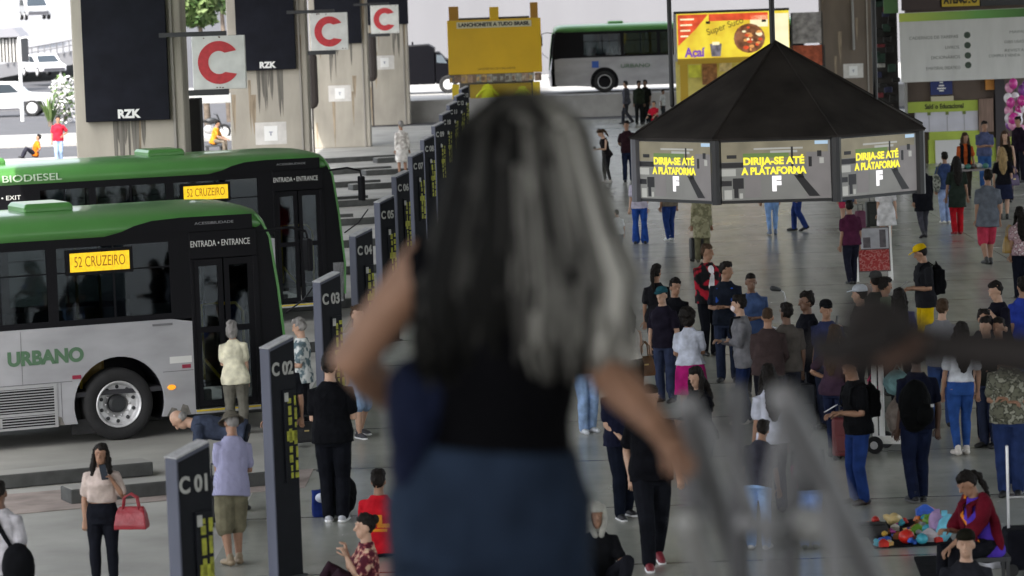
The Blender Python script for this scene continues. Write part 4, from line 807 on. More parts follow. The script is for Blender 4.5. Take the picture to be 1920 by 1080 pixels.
MB().box(1.38, 1.66, -.1, -.09, z0 + .5, z0 + .62).build('cup_top', e_o, lb)
text('lettering', 'Açaí', .5, e_p, lb, frame((.68, -.012, z0 + .22), (1, 0, 0), (0, 0, 1)), bold=.02, width=.82)
text('lettering', 'Super Suco', .36, e_k, lb, frame((1.9, -.012, z0 + 1.22), (1, 0, .32), (-.32, 0, 1)), width=1.5, bold=.004)
for x in (1.15, 3.35): MB().box(x, x + .16, -.2, -.02, z1 - .42, z1 - .32).build('spot_lamp', m_dst, t)
MB().box(-.1, L + .02, -.02, .35, z1 + .003, z1 + .1).build('sign_top_frame', m_dst, t); MB().box(-.12, -.003, -.02, .3, z0 - .1, z1).build('sign_side_frame', m_slv, t)
MB().box(0, L, .02, .3, z0 - .22, z0 - .003).build('fascia', M('stall ochre', (.55, .36, .03), .5), t)
for x, w_ in ((.08, .3), (L - .3, .25)): MB().box(x, x + w_, .02, .3, 0, z0 - .223).build('post', M('stall ochre', (.55, .36, .03), .5), t)
MB().box(0, L, 2.2, 2.4, 0, z1).build('back_wall', M('stall yellow wall', (.55, .50, .16), .6, var=.2, scale=2), t); MB().box(.4, L - .3, .1, .7, 0, 1.2).build('counter', M('stall ochre', (.55, .36, .03), .5), t)
mb = MB()
for i, (x, z, w_, h_) in enumerate(((.5, 1.9, .5, .5), (1.05, 1.6, .6, .85), (1.75, 2.1, .5, .4), (1.8, 1.5, .45, .4), (2.4, 1.7, .8, .6), (3.2, 1.9, .7, .5))): mb.box(x, x + w_, 2.17, 2.197, z, z + h_, i % 3)
mb.build('menu_posters', [M('poster lime', (.55, .60, .08), .6, var=.2, scale=4), M('poster brown', (.25, .12, .06), .6, var=.5, scale=6), M('poster cream', (.6, .52, .35), .6, var=.3, scale=5)], t)
for px0, py0, px1, py1, col, n_ in ((1485, 24, 1541, 80, (.35, .34, .38), 'grey poster panel above a red panel between stall and brown column'), (1483, 86, 1545, 122, (.45, .10, .05), 'small red and purple panel under the grey poster panel')):
    a_ = at(px0, py0, 139); c_ = at(px1, py1, 139); t2 = thing('stall_poster', n_, 'poster', (a_.x, 139, 0)); w_ = c_.x - a_.x
    MB().box(0, w_, 0, .08, c_.z, a_.z).build('panel', M('panel ' + n_[:8], col, .6, var=.45, scale=4), t2); MB().box(-.05, -.003, -.02, .1, 0, a_.z).box(w_ + .003, w_ + .05, -.02, .1, 0, a_.z).build('frame_posts', m_dst, t2)

# ------------------------------------------------------------------ shop with long white banner on the right
Y0 = 104.0
def bx(px, py): return at(px, py, Y0)
a = bx(1686, 85); t = thing('shop', 'market shop with brown walls and lime green counter below the white banner', 'shop', (a.x, Y0, 0)); ox = a.x
m_br = M('shop brown wall', (.115, .085, .07), .7, var=.12, scale=1.5); m_lime = M('lime green panel', (.36, .46, .06), .55, var=.1, scale=2)
MB().box(.25, 9, .3, .6, 0, 7.2).build('wall', m_br, t)
z_ = lambda py, px=1760: at(px, py, Y0).z; x_ = lambda px, py=200: at(px, py, Y0).x - ox
MB().box(x_(1702), x_(1834), .05, .28, z_(210), z_(190)).build('lime_header', m_lime, t); MB().box(x_(1716), x_(1834), .08, .28, z_(247), z_(210) - .003).build('white_panel', M('shop white panel', (.55, .55, .62), .5, var=.08, scale=2), t)
MB().box(x_(1740), x_(1900), .06, .28, 0, z_(262)).build('lime_front', m_lime, t); MB().box(x_(1742), x_(1836), .04, .28, z_(262) + .003, z_(247) - .003).build('lime_skirting', m_lime, t)
MB().box(x_(1752), x_(1815), -.01, .055, z_(318), z_(262) - .02).build('white_counter', M('counter white', (.6, .6, .6), .5), t)
text('lettering', 'Saldão Educacional', .2, M('dark olive print', (.05, .06, .01), .6), t, frame(((x_(1732) + x_(1810)) / 2, .047, z_(200)), (1, 0, 0), (0, 0, 1)), width=x_(1808) - x_(1735), bold=.008)
for px in (1742, 1776, 1808): MB().box(x_(px) - .05, x_(px) + .05, .06, .078, z_(216), z_(210)).build('panel_clip', M('olive clip', (.16, .2, .05), .6), t); MB().box(x_(px) - .012, x_(px) + .012, .07, .078, z_(246), z_(217)).build('panel_joint', M('panel joint grey', (.35, .35, .38), .6), t)
bs = MB().box(x_(1747), x_(1788), .2, .298, z_(178), z_(150)).build('blue_sign', M('navy sign', (.02, .035, .16), .5), t)
b = MB()
for z, w_ in ((.62, .1), (.5, .05), (.36, .08), (.24, .13), (.14, .07)): b.box((x_(1747) + x_(1788)) / 2 - w_, (x_(1747) + x_(1788)) / 2 + w_, .19, .198, z_(178) + z * .7, z_(178) + z * .7 + .045)
b.build('printing', m_wht, bs)
MB().box(x_(1747), x_(1789), .1, .29, z_(190), z_(181)).build('cream_ledge', M('cream ledge', (.55, .5, .38), .6), t)
MB().box(x_(1835), x_(1862), -.05, .2, z_(250), z_(188)).build('wooden_box', M('pinkish brown wood', (.20, .13, .10), .6, var=.25, scale=3, stretch=(6, 6, .5)), t); MB().box(x_(1850), x_(1866), .1, .28, z_(172), z_(146)).build('orange_sign', M('orange card', (.62, .26, .05), .6), t)
MB().box(x_(1866), x_(1884), -.05, .28, 0, z_(140)).build('dark_door_post', M('dark post', (.035, .03, .035), .6), t)
MB().box(x_(1698), x_(1702), -.02, .28, 0, z_(148)).build('white_post', m_kerb, t)
sgm = [M('shelf good ' + str(i), c, .6, var=.3, scale=6) for i, c in enumerate(((.5, .5, .48), (.03, .035, .09), (.2, .03, .04), (.03, .07, .05), (.12, .1, .09), (.02, .02, .02)))]
for i in range(40): x = x_(1652) + random.uniform(0, .62); z = .3 + 6.2 * i / 40; MB().box(x - .1, x + .14, 1.5, 1.7, z, z + random.uniform(.1, .3)).build('shelf_good', sgm[random.randrange(6)], t, bevel=.02)
MB().box(x_(1650), x_(1698), 1.9, 2.1, 0, 7.2).build('back_shelf', M('dark shelf', (.05, .047, .045), .7), t); MB().box(x_(1663), x_(1690), .2, .3, z_(22), 7.2).build('green_post', M('green post', (.10, .22, .08), .6), t)
MB().box(x_(1695), x_(1766), -.1, .05, z_(18), 7).build('brown_sign', M('dark brown sign', (.06, .042, .04), .6), t); w1 = MB().box(x_(1770), x_(1840), -.1, .05, z_(13), 7).build('attention_sign', M('amber sign', (.62, .45, .04), .5), t)
text('lettering', 'ATENÇÃO', .3, M('dark print', (.05, .04, .01), .6), w1, frame((x_(1805), -.105, z_(1)), (1, 0, 0), (0, 0, 1)), width=x_(1838) - x_(1774), bold=.02)
MB().box(x_(1842), 9, -.12, .05, z_(13) - .02, z_(3)).build('dark_beam', m_dst, t)
# the banner: big tilted sheet, its own thing
c0, c1 = at(1684, 25, 102), at(1690, 155, 102); d0 = at(1922, 8, 101.0); d1 = at(1925, 146, 101.0)
t = thing('long_banner', 'long white banner with green top edge, four round icons and grey text', 'banner', c1); ux = (d1 - c1).normalized(); Hb = (c0 - c1).length; Lb = (d1 - c1).length + 1.2; ori = frame((0, 0, 0), ux, (0, 0, 1))
MB().plate(rectp(0, Lb, 0, Hb), ori, -.06).build('sheet', M('banner white', (.60, .61, .60), .6, var=.07, scale=1.2, stretch=(2, 2, .4), bump=.3, bscale=2), t)
m = M('banner green', (.30, .48, .10), .6)
nt = m.node_tree; tcn = nt.nodes.new('ShaderNodeTexCoord'); sx = nt.nodes.new('ShaderNodeSeparateXYZ'); mr = nt.nodes.new('ShaderNodeMapRange'); mr.inputs[2].default_value = Lb * .9; rp = nt.nodes.new('ShaderNodeValToRGB'); rp.color_ramp.elements[0].color = (.50, .60, .10, 1); rp.color_ramp.elements[1].color = (.03, .09, .035, 1); e = rp.color_ramp.elements.new(.5); e.color = (.15, .38, .09, 1)
nt.links.new(tcn.outputs['Object'], sx.inputs[0]); nt.links.new(sx.outputs[0], mr.inputs[0]); nt.links.new(mr.outputs[0], rp.inputs[0]); nt.links.new(rp.outputs[0], nt.nodes['Principled BSDF'].inputs['Base Color'])
MB().plate(rectp(0, Lb, Hb - .26, Hb - .01), ori @ Matrix.Translation((0, 0, .003)), .004).build('green_edge', m, t)
sc = Hb / 130.0; m_gp = M('banner grey print', (.22, .24, .23), .6); m_ic = M('banner icon print', (.10, .14, .11), .6)
for txt, xr, y_, w_ in (('CADERNOS DE TAREFAS', 110, 82, 92), ('LIVROS', 111, 62, 26), ('DICIONÁRIOS', 112, 44, 54), ('E MATERIAL DIDÁTICO', 112, 24, 64)): text('lettering', txt, .13, m_gp, t, ori @ Matrix.Translation(((xr - w_ / 2) * sc, y_ * sc, .006)), width=w_ * sc, ext=.001)
for y_ in (84, 65, 46, 28):
    o = MB().lathe([(.062, 0), (.098, 0), (.098, .004), (.062, .004), (.062, 0)], 20, X=ori @ Matrix.Translation((127 * sc, y_ * sc, .006))).build('round_icon', m_ic, t)
for txt, xl, y_, w_ in (('MAPAS', 206, 86, 30), ('GIBIS USADOS', 196, 68, 46), ('REVISTAS', 196, 52, 40), ('COMPRA E VENDA', 166, 43, 58)): text('lettering', txt, .12, m_gp, t, ori @ Matrix.Translation(((xl + w_ / 2) * sc, y_ * sc, .006)), width=w_ * sc, ext=.001)
# pink balloons
m_bal = [M('balloon ' + n_, c, .25, coat=.4) for n_, c in (('white', (.75, .72, .76)), ('magenta', (.55, .03, .28)), ('purple', (.22, .05, .30)), ('pink', (.70, .30, .48)))]
for i in range(26):
    px, py = random.uniform(1884, 1925), random.uniform(150, 262); v = at(px, py, 98 + random.uniform(-.3, .3)); o = MB().ell((0, 0, 0), (.13, .13, .16), nu=12, nv=9).ell((0, 0, -.17), (.025, .025, .02), nu=6, nv=4).build('balloon', m_bal[random.choice((0, 0, 1, 1, 2, 3))], smooth=True); o.location = v
    tag(o, 'shiny %s balloon in the cluster at the right frame edge' % o.data.materials[0].name.split()[1], 'balloon', 'cluster of pink and white balloons')
v = at(1905, 205, 98.6); tag(MB().tube([(v.x, v.y, 0), (v.x, v.y, v.z + .8)], .025, 6).build('balloon_pole', m_dst), 'thin pole holding the cluster of balloons', 'pole')
# table by the counter
v = P(1828, 372); t = thing('folding_table', 'small dark folding table with goods before the green counter', 'table', v)
MB().box(-.45, .45, -.3, .3, .72, .76).build('table_top', M('table grey', (.22, .2, .2), .6), t)
for sx in (-.4, .4):
    for sy in (-.25, .25): MB().tube([(sx, sy, 0), (sx, sy, .72)], .015, 6).build('leg', m_dst, t)
for i in range(5): o = MB().ell((0, 0, .07), (.08, .08, .07), nu=10).build('small_package', M('package %d' % (i % 3), ((.5, .52, .5), (.04, .16, .12), (.12, .1, .1))[i % 3], .5)); o.location = v + Vector((-.32 + .15 * i, random.uniform(-.1, .1), .762)); tag(o, 'small wrapped package on the dark folding table', 'package', 'packages on the folding table')

# ------------------------------------------------------------------ folding poster board
v = P(1641, 527); t = thing('poster_board', 'white framed folding board with grey and red posters standing on the floor', 'sign board', v, R(4))
h0 = 1.05; lean = Matrix.Rotation(R(-8), 4, 'X')
for sx in (-.33, .33): MB().box(sx - .02, sx + .02, -.02, .02, 0, h0, X=lean).build('frame_leg', m_wht, t); MB().box(sx - .02, sx + .02, .28, .32, 0, .95, X=Matrix.Rotation(R(9), 4, 'X')).build('rear_leg', m_wht, t)
MB().box(-.31, .31, -.015, .012, .18, h0 - .02, X=lean).build('board', M('board brown', (.10, .08, .08), .6), t)
p1 = MB().box(-.29, .29, -.022, -.016, .62, h0 - .04, X=lean).build('grey_poster', M('grey poster', (.40, .40, .43), .6, var=.25, scale=3), t); MB().box(-.2, -.06, -.026, -.0225, .64, .84, X=lean).box(.12, .24, -.026, -.0225, .64, .98, X=lean).build('printing', M('poster dark print', (.10, .09, .10), .7, var=.3, scale=8), p1)
MB().box(-.29, .29, -.022, -.016, .2, .60, X=lean).build('red_poster', pattern('red poster print', '#9b3b3a', '#b97a76', 'spots', 14, '#8a2a28'), t)

# ------------------------------------------------------------------ luggage trolley, cart with gooseneck lamp
m_al = M('brushed aluminium', (.52, .52, .53), .35, metal=.6, var=.1, scale=8)
v = P(1668, 846); t = thing('luggage_trolley', 'white metal luggage trolley loaded with bags among the crowd', 'trolley', v, R(-20))
MB().box(-.1, .32, -.22, .22, .12, .16).box(-.1, .32, -.22, -.19, .16, .22).build('platform', m_wht, t, bevel=.008)
MB().box(-.16, -.1, -.2, -.14, .1, 1.25).box(-.16, -.1, .14, .2, .1, 1.25).box(-.16, -.1, -.2, .2, 1.2, 1.26).box(-.15, -.11, -.14, .14, .62, .68).build('upright_frame', m_wht, t, bevel=.01)
for y in (-.26, .26):
    X = Matrix.Translation((-.12, y, .11)) @ Matrix.Rotation(R(90), 4, 'X'); w_ = MB().lathe([(0, -.03), (.10, -.03), (.11, 0), (.10, .03), (0, .03)], 18, X=X).build('wheel', m_rub, t); MB().lathe([(0, -.034), (.05, -.034), (.05, .034), (0, .034)], 12, X=X).build('rim', m_rim, w_)
for n_, c, z, dims, lab in (('carrier_bag', '#7d736c', .40, (.15, .18, .24), 'grey brown sack on the white luggage trolley'), ('carrier_bag', '#6d8f92', .82, (.17, .20, .16), 'pale teal plastic bag on top of the trolley sack'), ('carrier_bag', '#c43a6a', .72, (.06, .07, .15), 'hot pink bag hanging on the trolley upright')):
    o = thing(n_, lab, 'bag', v + rotm(R(-20)) @ Vector((.12 if 'pink' not in lab else -.2, 0, z + .02))); bb = MB(); bb.ell((0, 0, 0), dims); blob('bag_body', bb, cloth(c), .013, o, disp=.06); MB().tube([(-.05, 0, dims[2] * .9), (0, 0, dims[2] + .08), (.05, 0, dims[2] * .9)], .012, 6).build('handle', cloth(c), o)
v = P(1478, 752); t = thing('equipment_cart', 'silver cart with a thin gooseneck lamp between grey hoodie man and bearded man', 'cart', v, R(10))
MB().box(-.17, -.13, -.13, .13, .1, 1.0).box(.13, .17, -.13, .13, .1, 1.0).box(-.13, .13, -.02, .02, .5, .55).build('side_frame', m_al, t); MB().box(-.2, .2, -.16, .16, 1.0, 1.06).build('top_tray', m_al, t, bevel=.01); MB().box(-.2, .2, -.16, .16, .08, .12).build('base_tray', m_dst, t)
MB().box(-.1, .1, -.1, .1, .56, .95).build('white_unit', M('cart white unit', (.62, .62, .6), .4, var=.35, scale=10), t, bevel=.015); MB().box(-.11, .11, -.11, .11, .125, .48).build('red_unit', M('cart red unit', (.32, .04, .04), .5, var=.5, scale=9), t, bevel=.02)
MB().lathe([(0, 0), (.075, 0), (.05, .05), (.02, .08), (0, .08)], 14, X=Matrix.Translation((0, 0, 1.065))).build('lamp_base', m_dst, t); MB().tube([(0, 0, 1.12), (0, 0, 1.42), (-.03, -.02, 1.52), (-.10, -.05, 1.56)], .011, 8).build('gooseneck', m_al, t, smooth=True); MB().tube([(-.09, -.045, 1.56), (-.2, -.08, 1.59)], [.025, .04], 10).build('lamp_head', m_dst, t, smooth=True)
for sx in (-.16, .16):
    for sy in (-.12, .12): MB().lathe([(0, -.02), (.045, -.02), (.045, .02), (0, .02)], 12, X=Matrix.Translation((sx, sy, .045)) @ Matrix.Rotation(R(90), 4, 'X')).build('wheel', m_rub, t)
v = P(1545, 770); o = thing('shopping_bags', 'dark patterned bag on the floor beside the silver cart', 'bag', v); bb = MB(); bb.ell((0, 0, .3), (.2, .17, .3)); blob('bag_body', bb, pattern('dark bag print', '#111118', '#6d6a70', 'spots', 9), .013, o, disp=.05); MB().tube([(-.08, 0, .55), (0, 0, .72), (.08, 0, .55)], .012, 6).build('handle', m_dst, o)

# ------------------------------------------------------------------ street vendor's goods on a black cloth
c0, c1, c2, c3 = P(1615, 985), P(1755, 972), P(1790, 1022), P(1640, 1030)
mb = MB(); mb.plate([(q.x, q.y) for q in (c3, c2, c1, c0)], Matrix.Translation((0, 0, .006)), .012); tag(mb.build('ground_cloth', cloth('#15161a')), 'black cloth spread on the floor under colourful small goods', 'cloth')
cols = ('#b8281e', '#2c58b4', '#c9a23a', '#5f8f2a', '#a83c8a', '#c8c2b4', '#7a4a1c', '#3fa0b4', '#d8b06a', '#4a3a8a', '#c86a2a', '#8a8a90')
def goods(px, py, r, col, shape, lab, z=.02, n=1):
    v = P(px, py); mt = M('toy ' + col, col, .4, var=.2, scale=14); mb = MB()
    if shape == 'ball': mb.ell((0, 0, r * .8), (r, r, r * .85), nu=12); mb.ell((0, 0, r * 1.6), (r * .3, r * .3, r * .12), nu=8, nv=4)
    elif shape == 'heap':
        for q_ in range(4): mb.ell((random.uniform(-.6, .6) * r, random.uniform(-.5, .5) * r, r * random.uniform(.3, .8)), (r * random.uniform(.5, .9), r * random.uniform(.3, .7), r * random.uniform(.25, .5)), X=Matrix.Rotation(random.uniform(-1, 1), 3, 'Y'), nu=9, nv=6)
    elif shape == 'plush': mb.ell((0, 0, r * .8), (r, r * .9, r * .85)); mb.ell((0, -.1 * r, r * 1.9), (r * .7, r * .65, r * .62)); [mb.ell((sg * r * .5, 0, r * 2.4), (r * .25, r * .15, r * .28), nu=8, nv=5) for sg in (-1, 1)]; [mb.ell((sg * r * .8, -.3 * r, r * .9), (r * .35, r * .35, r * .5), nu=8, nv=5) for sg in (-1, 1)]
    else: mb.loft([[Vector((x * r * f, y * r * .8 * f, z_ * r)) for x, y in ((-1, -1), (1, -1), (1, 1), (-1, 1))] for z_, f in ((0, .95), (.9, 1), (1.25, .55), (1.5, .2))])
    if shape == 'heap':
        o = blob('soft_packet', mb, mt, max(.008, r * .1), None, disp=.02, tex=_tex2); o.location = v + Vector((0, 0, z)); o.rotation_euler[2] = random.uniform(-.8, .8); tag(o, lab, 'packet', "small goods on the vendor's cloth"); return o
    o = mb.build({'ball': 'toy_ball', 'plush': 'plush_toy', 'heap': 'soft_packet'}.get(shape, 'toy_packet'), mt, smooth=shape != 'packet'); o.location = v + Vector((0, 0, z)); o.rotation_euler[2] = random.uniform(-.8, .8); tag(o, lab, 'toy', "small goods on the vendor's cloth"); return o
goods(1700, 1022, .085, '#c22318', 'ball', 'bright red round toy at the front of the black cloth')
goods(1678, 988, .12, '#c9b27a', 'heap', 'largest cream crumpled packet on the black cloth'); goods(1735, 975, .10, '#3a62c4', 'packet', 'blue packet at the back of the black cloth'); goods(1744, 970, .06, '#c03a6a', 'ball', 'pink ball on the blue packet'); goods(1742, 990, .07, '#5f8f2a', 'ball', 'green ball beside blue packet'); goods(1716, 1000, .08, '#8a5a2a', 'heap', 'brown crumpled packet in the middle of the black cloth'); goods(1744, 1018, .09, '#b4aeb4', 'packet', 'grey packet at the right of the black cloth')
names = dict(zip(cols, ('red', 'blue', 'gold', 'green', 'magenta', 'cream', 'brown', 'cyan', 'tan', 'violet', 'orange', 'silver')))
for i in range(44):
    u, v_ = random.random(), random.random(); a_ = c0.lerp(c1, u); b2 = c3.lerp(c2, u); q = proj(a_.lerp(b2, v_)); col = random.choice(cols)
    goods(q[0], q[1], random.uniform(.03, .065), col, random.choice(('ball', 'packet', 'heap', 'heap')), 'small %s toy or packet lying among the goods on the black cloth' % names[col])
tag(MB().box(-.16, .16, -.14, .14, 0, .12).box(-.13, .13, -.11, .11, .123, .13).build('black_case', M('black case', (.016, .016, .018), .5), loc=P(1634, 1004), bevel=.012), 'black open case at the left end of the black cloth', 'case')
for px, py, c, n_ in ((1772, 1018, '#6fb7cf', 'cyan'), (1758, 1015, '#a98fb8', 'lilac')):
    o = thing('plastic_bag', n_ + ' folded plastic pack in front of the vendor', 'pack', P(px, py) + Vector((0, 0, .14))); bb = MB(); bb.ell((0, 0, 0), (.09, .06, .17), X=Matrix.Rotation(R(25 if n_ == 'cyan' else -10), 3, 'Y')); blob('pack_body', bb, cloth(c), .01, o, disp=.05); MB().box(-.03, .03, -.005, .005, .14, .2).build('tab', cloth(c), o)
c = [P(1714, 1050), P(1800, 1046), P(1830, 1120), P(1745, 1130)]
mb = MB(); mb.plate([(q.x, q.y) for q in reversed(c)], Matrix.Translation((0, 0, .006)), .03); tag(mb.build('black_mat', cloth('#121318')), 'black mat on the floor at the bottom frame edge', 'mat')
o = thing('white_cloth', 'crumpled white cloth on the floor beside the vendor', 'cloth', P(1868, 1062)); bb = MB(); bb.ell((0, 0, .03), (.3, .16, .06)); bb.ell((-.18, -.03, .03), (.15, .1, .05)); blob('folds', bb, cloth('#b9bac2'), .012, o, disp=.10)
v = P(1893, 1075); t = thing('folding_trolley', 'dark folding trolley with a thin pale upright pole beside the vendor', 'trolley', v)
MB().tube([(0, 0, .05), (0, 0, 1.25)], .014, 8).tube([(.22, 0, .05), (.22, 0, 1.05)], .014, 8).tube([(0, 0, .75), (.22, 0, .75)], .012, 8).build('pole', m_al, t, smooth=True); MB().box(-.05, .35, -.2, .2, .05, .45).build('load', cloth('#14151c'), t, bevel=.05)
for y in (-.2, .2): MB().lathe([(0, -.02), (.06, -.02), (.06, .02), (0, .02)], 14, X=Matrix.Translation((.0, y, .062)) @ Matrix.Rotation(R(90), 4, 'X')).build('wheel', m_rub, t)
# ------------------------------------------------------------------ the crowd, left side
p = person(198, 1105, 832, 5, 'woman in beige top with long dark hair speaking into a phone', sex='f', skin='m', top=('#b9aaa2', 'short'), hem=1.06, bottom=('tight', '#14161d'), shoes='#cfcabf', hair=('long', 'k'), la='ear', ra='down', fat=.13)
phone(p['lh'] + Vector((-.06, -.02, .05)), p['rz'] + .6, 'dark phone with pale case held to the face of woman in beige', 20)
handbag(p['M'] @ Vector((-.30, .10, .87 * p['k'])), 3.0, .33, .22, .16, '#8a1f2b', 'burgundy red handbag hanging from the arm of woman in beige', .13)
p = person(12, 1235, 900, 165, 'person in pale grey T-shirt with a black bag strap, cut by the frame edge', skin='d', sex='m', top=('#b3b1b6', 'short'), hair=('buzz', 'k'), fat=.12, la='down', ra='loose')
t = thing('shoulder_bag', 'black shoulder bag on person in pale grey T-shirt', 'bag', p['pt'](.22, -.10, .98), p['rz'])
bb = MB(); bb.ell((0.02, -.04, -.05), (.16, .13, .22)); blob('bag_body', bb, cloth('#0c0d10'), .012, t, disp=.02)
MB().tube([(-.05, .0, .1), (-.16, -.06, .35), (-.27, -.03, .47), (-.33, .06, .47)], .025, 8, flat=.35).build('strap', cloth('#0c0d10'), t)
p = person(440, 1060, 772, 215, 'man in lilac shirt, khaki shorts and grey hat leaning by post C 02', skin='m', topmat=pattern('lilac stripe', '#8f8fae', '#9c9cb8', 'stripe', 26), top=('#9a9ab8', 'short'), hem=.80, bottom=('shorts', '#6f6b58'), shoes='#8a7a63', hair=('short', 'g'), cap=('bucket', '#57534a'), lean=7, side=5, hp=14, la='front', ra='fold', baggy=1.15)
p = person(452, 958, None, 262, 'man in slate T-shirt bending down beside post C 01', h=1.72, skin='l', top=('#3a4152', 'short'), bottom=('pants', '#22262e'), hair=('ring', 'g'), lean=74, hp=-18, la='vert', ra='vert')
suitcase(P(418, 985), .4, .42, .24, .56, '#111217', 'black soft suitcase under the hands of bending man')
person(446, 814, 602, 178, 'grey haired woman in cream blouse at the nearest bus door', sex='f', skin='l', top=('#d9d5bd', 'short'), hem=.78, bottom=('pants', '#66645c'), shoes='#777777', hair=('bob', 'g'), fat=.12, la='fold', ra='down')
p = person(571, 826, 597, 265, 'older man in white patterned T-shirt facing left between posts', skin='l', topmat=pattern('white grey print', '#c9ccca', '#5d6e74', 'spots', 9), top=('#c9ccca', 'short'), bottom=('pants', '#16171c'), hair=('short', 'g'), la='fold', ra='fold', hp=10)
t = thing('cloth_bundle', 'pale pink bundle in the arms of man in white patterned T-shirt', 'bundle', p['pt'](0, .22, 1.12)); bb = MB(); bb.ell((0, 0, 0), (.15, .12, .10)); bb.ell((.1, .02, -.05), (.1, .1, .12)); blob('wrapped_cloth', bb, cloth('#c9a9a8'), .012, t, disp=.05)
MB().tube([(-.12, 0, .03), (0, .02, .11), (.12, 0, .03)], .012, 6).build('tie', cloth('#b08a8a'), t)
person(537, 905, None, 200, 'person in patterned shorts mostly hidden behind post C 02', h=1.66, skin='m', top=('#1b1d22', 'short'), botmat=pattern('camo shorts', '#2a2c28', '#4e4d46', 'spots', 14), bottom=('shorts', '#333333'), shoes='#121212', stride=.3)
handbag(P(575, 838) + Vector((0, 0, .2)), .2, .38, .26, .2, '#0e0f13', 'black holdall standing on the floor behind post C 02', .08)
p = person(630, 978, 664, 184, 'man in black T-shirt and black trousers seen from behind with backpack at his feet', skin='l', top=('#0d0e12', 'short'), bottom=('pants', '#101218'), shoes='#b9bbc2', sole='#e8e8e8', hair=('short', 'k'), la='look', ra='look', fat=.05)
t = thing('backpack', 'black backpack on the floor by the feet of man in black', 'backpack', P(640, 968), .3); bb = MB(); bb.ell((0, 0, .25), (.19, .15, .26)); blob('bag_body', bb, cloth('#0a0b0e'), .012, t, disp=.03); bb = MB(); bb.ell((0, -.13, .17), (.13, .06, .12)); blob('front_pocket', bb, cloth('#0a0b0e'), .012, t)
MB().tube([(-.05, 0, .5), (0, 0, .57), (.05, 0, .5)], .012, 6).build('handle', cloth('#0a0b0e'), t)
t = thing('carrier_bag', 'small blue and white bag on the floor beside black backpack', 'bag', P(603, 968), .2); bb = MB(); bb.box(-.1, .1, -.07, .07, 0, .30); blob('bag_body', bb, cloth('#1c2c66'), .012, t, disp=.03); bb = MB(); bb.ell((0, -.06, .22), (.08, .04, .06)); blob('white_patch', bb, cloth('#cfd6e6'), .012, t)
person(676, 820, 573, 30, 'person in pale denim shorts and trainers behind the platform posts', skin='l', top=('#8d97a5', 'short'), bottom=('shorts', '#7d93b0'), shoes='#3a3a40', sole='#dddddd', hair=('short', 'b'), stride=.25)
p = person(715, None, 890, 172, 'person in red T-shirt with yellow back print sitting on the floor', h=1.66, skin='m', top=('#b31a26', 'short'), bottom=('pants', '#15171d'), hair=('short', 'k'), stance='sit', la='knee', ra='knee', loc=P(715, 1043))
for z, wd, hh in ((1.22, .05, .05), (1.15, .13, .022), (1.10, .10, .015)):
    MB().loft([[p['up']((x, -.145 - dy + .03 * abs(x) / .13, z + q)) for x, q in ((-wd, -hh), (wd, -hh), (wd, hh), (-wd, hh))] for dy in (0, .012)]).build('shirt_print', cloth('#d0862a'), p['obj'])
p = person(690, None, 985, 285, 'woman in burgundy floral top sitting on the floor with hand at chin', sex='f', skin='l', topmat=pattern('burgundy floral', '#4a1524', '#8d4a4c', 'spots', 16, '#c4a68c'), top=('#5a1a2a', 'short'), bottom=('pants', '#281820'), hair=('bun', 'k'), stance='sit', la='chin', ra='chin', loc=P(690, 1140), fat=.1)
p = person(1122, None, 953, 12, 'person in grey hood and black T-shirt sitting near the stairs', skin='m', top=('#101114', 'short'), bottom=('pants', '#191a20'), hair=('none', 'k'), cap=('hood', '#a09f98'), stance='sit', la='knee', ra='knee', h=1.64, loc=P(1122, 1118))
person(1226, 1062, 716, 14, 'man in black shirt striding with red and white trainers', skin='l', top=('#0e0f14', 'short'), bottom=('pants', '#14161c'), shoes='#7a2530', sole='#e2e2e2', hair=('buzz', 'k'), stride=.55, la='bwd', ra='fwd', fat=.03)
person(1170, 972, None, 20, 'person in dark navy clothes half hidden behind the foreground woman', h=1.7, skin='l', top=('#15182a', 'short'), bottom=('pants', '#101521'), shoes='#1c1c20', sole='#cccccc', hair=('short', 'k'), la='front', ra='front', stride=.2)
p = person(1102, 812, None, 30, 'person in pale blue jeans behind the foreground woman', h=1.66, skin='l', sex='f', top=('#17181c', 'short'), bottom=('pants', '#8fa9cf'), shoes='#cfd2d8', hair=('long', 'k'))
handbag(p['pt'](.2, .1, 1.0), .5, .3, .25, .14, '#15151a', 'black shoulder bag on person in pale blue jeans', .2, 'shoulder_bag')
p = person(1187, 806, 574, 195, 'woman in white tank top with ponytail and brown bag', sex='f', skin='l', top=('#d8d4cc', 'none'), bottom=('pants', '#3a3028'), hair=('pony', 'k'), hem=1.0, la='down', ra='front')
handbag(p['pt'](.22, .02, .88), .4, .26, .26, .12, '#5a3c1c', 'brown bag at the hip of woman in white tank top', .2, 'shoulder_bag')
# middle distance
person(1161, 483, 393, 200, 'small child in white shirt and jeans walking', skin='l', top=('#dfe3ea', 'short'), bottom=('pants', '#3d5675'), hair=('short', 'k'), stride=.3, lean=6)
person(1201, 457, None, 350, 'person in bright blue jeans beside the left edge of the screens', h=1.66, skin='l', sex='f', top=('#b9b3c4', 'short'), bottom=('flare', '#26478f'), shoes='#20242c', hair=('short', 'b'), cap=('cap', '#b09a72'))
person(1257, 452, None, 200, 'person in dark blue jeans and white trainers under the left screen', h=1.66, skin='m', top=('#6a6258', 'short'), bottom=('pants', '#22366b'), shoes='#dcdcdc', hair=('short', 'k'), stride=.2)
p = person(1318, 492, None, 175, 'person in long khaki coat under the middle screen', h=1.62, skin='m', sex='f', topmat=pattern('khaki print', '#6e6b52', '#908c70', 'spots', 10), top=('#77745a', 'long'), hem=.55, bottom=('pants', '#5d5a46'), shoes='#44423a', hair=('short', 'k'))
suitcase(P(1310, 490), .2, .36, .22, .5, '#141517', 'dark suitcase beside person in khaki coat')
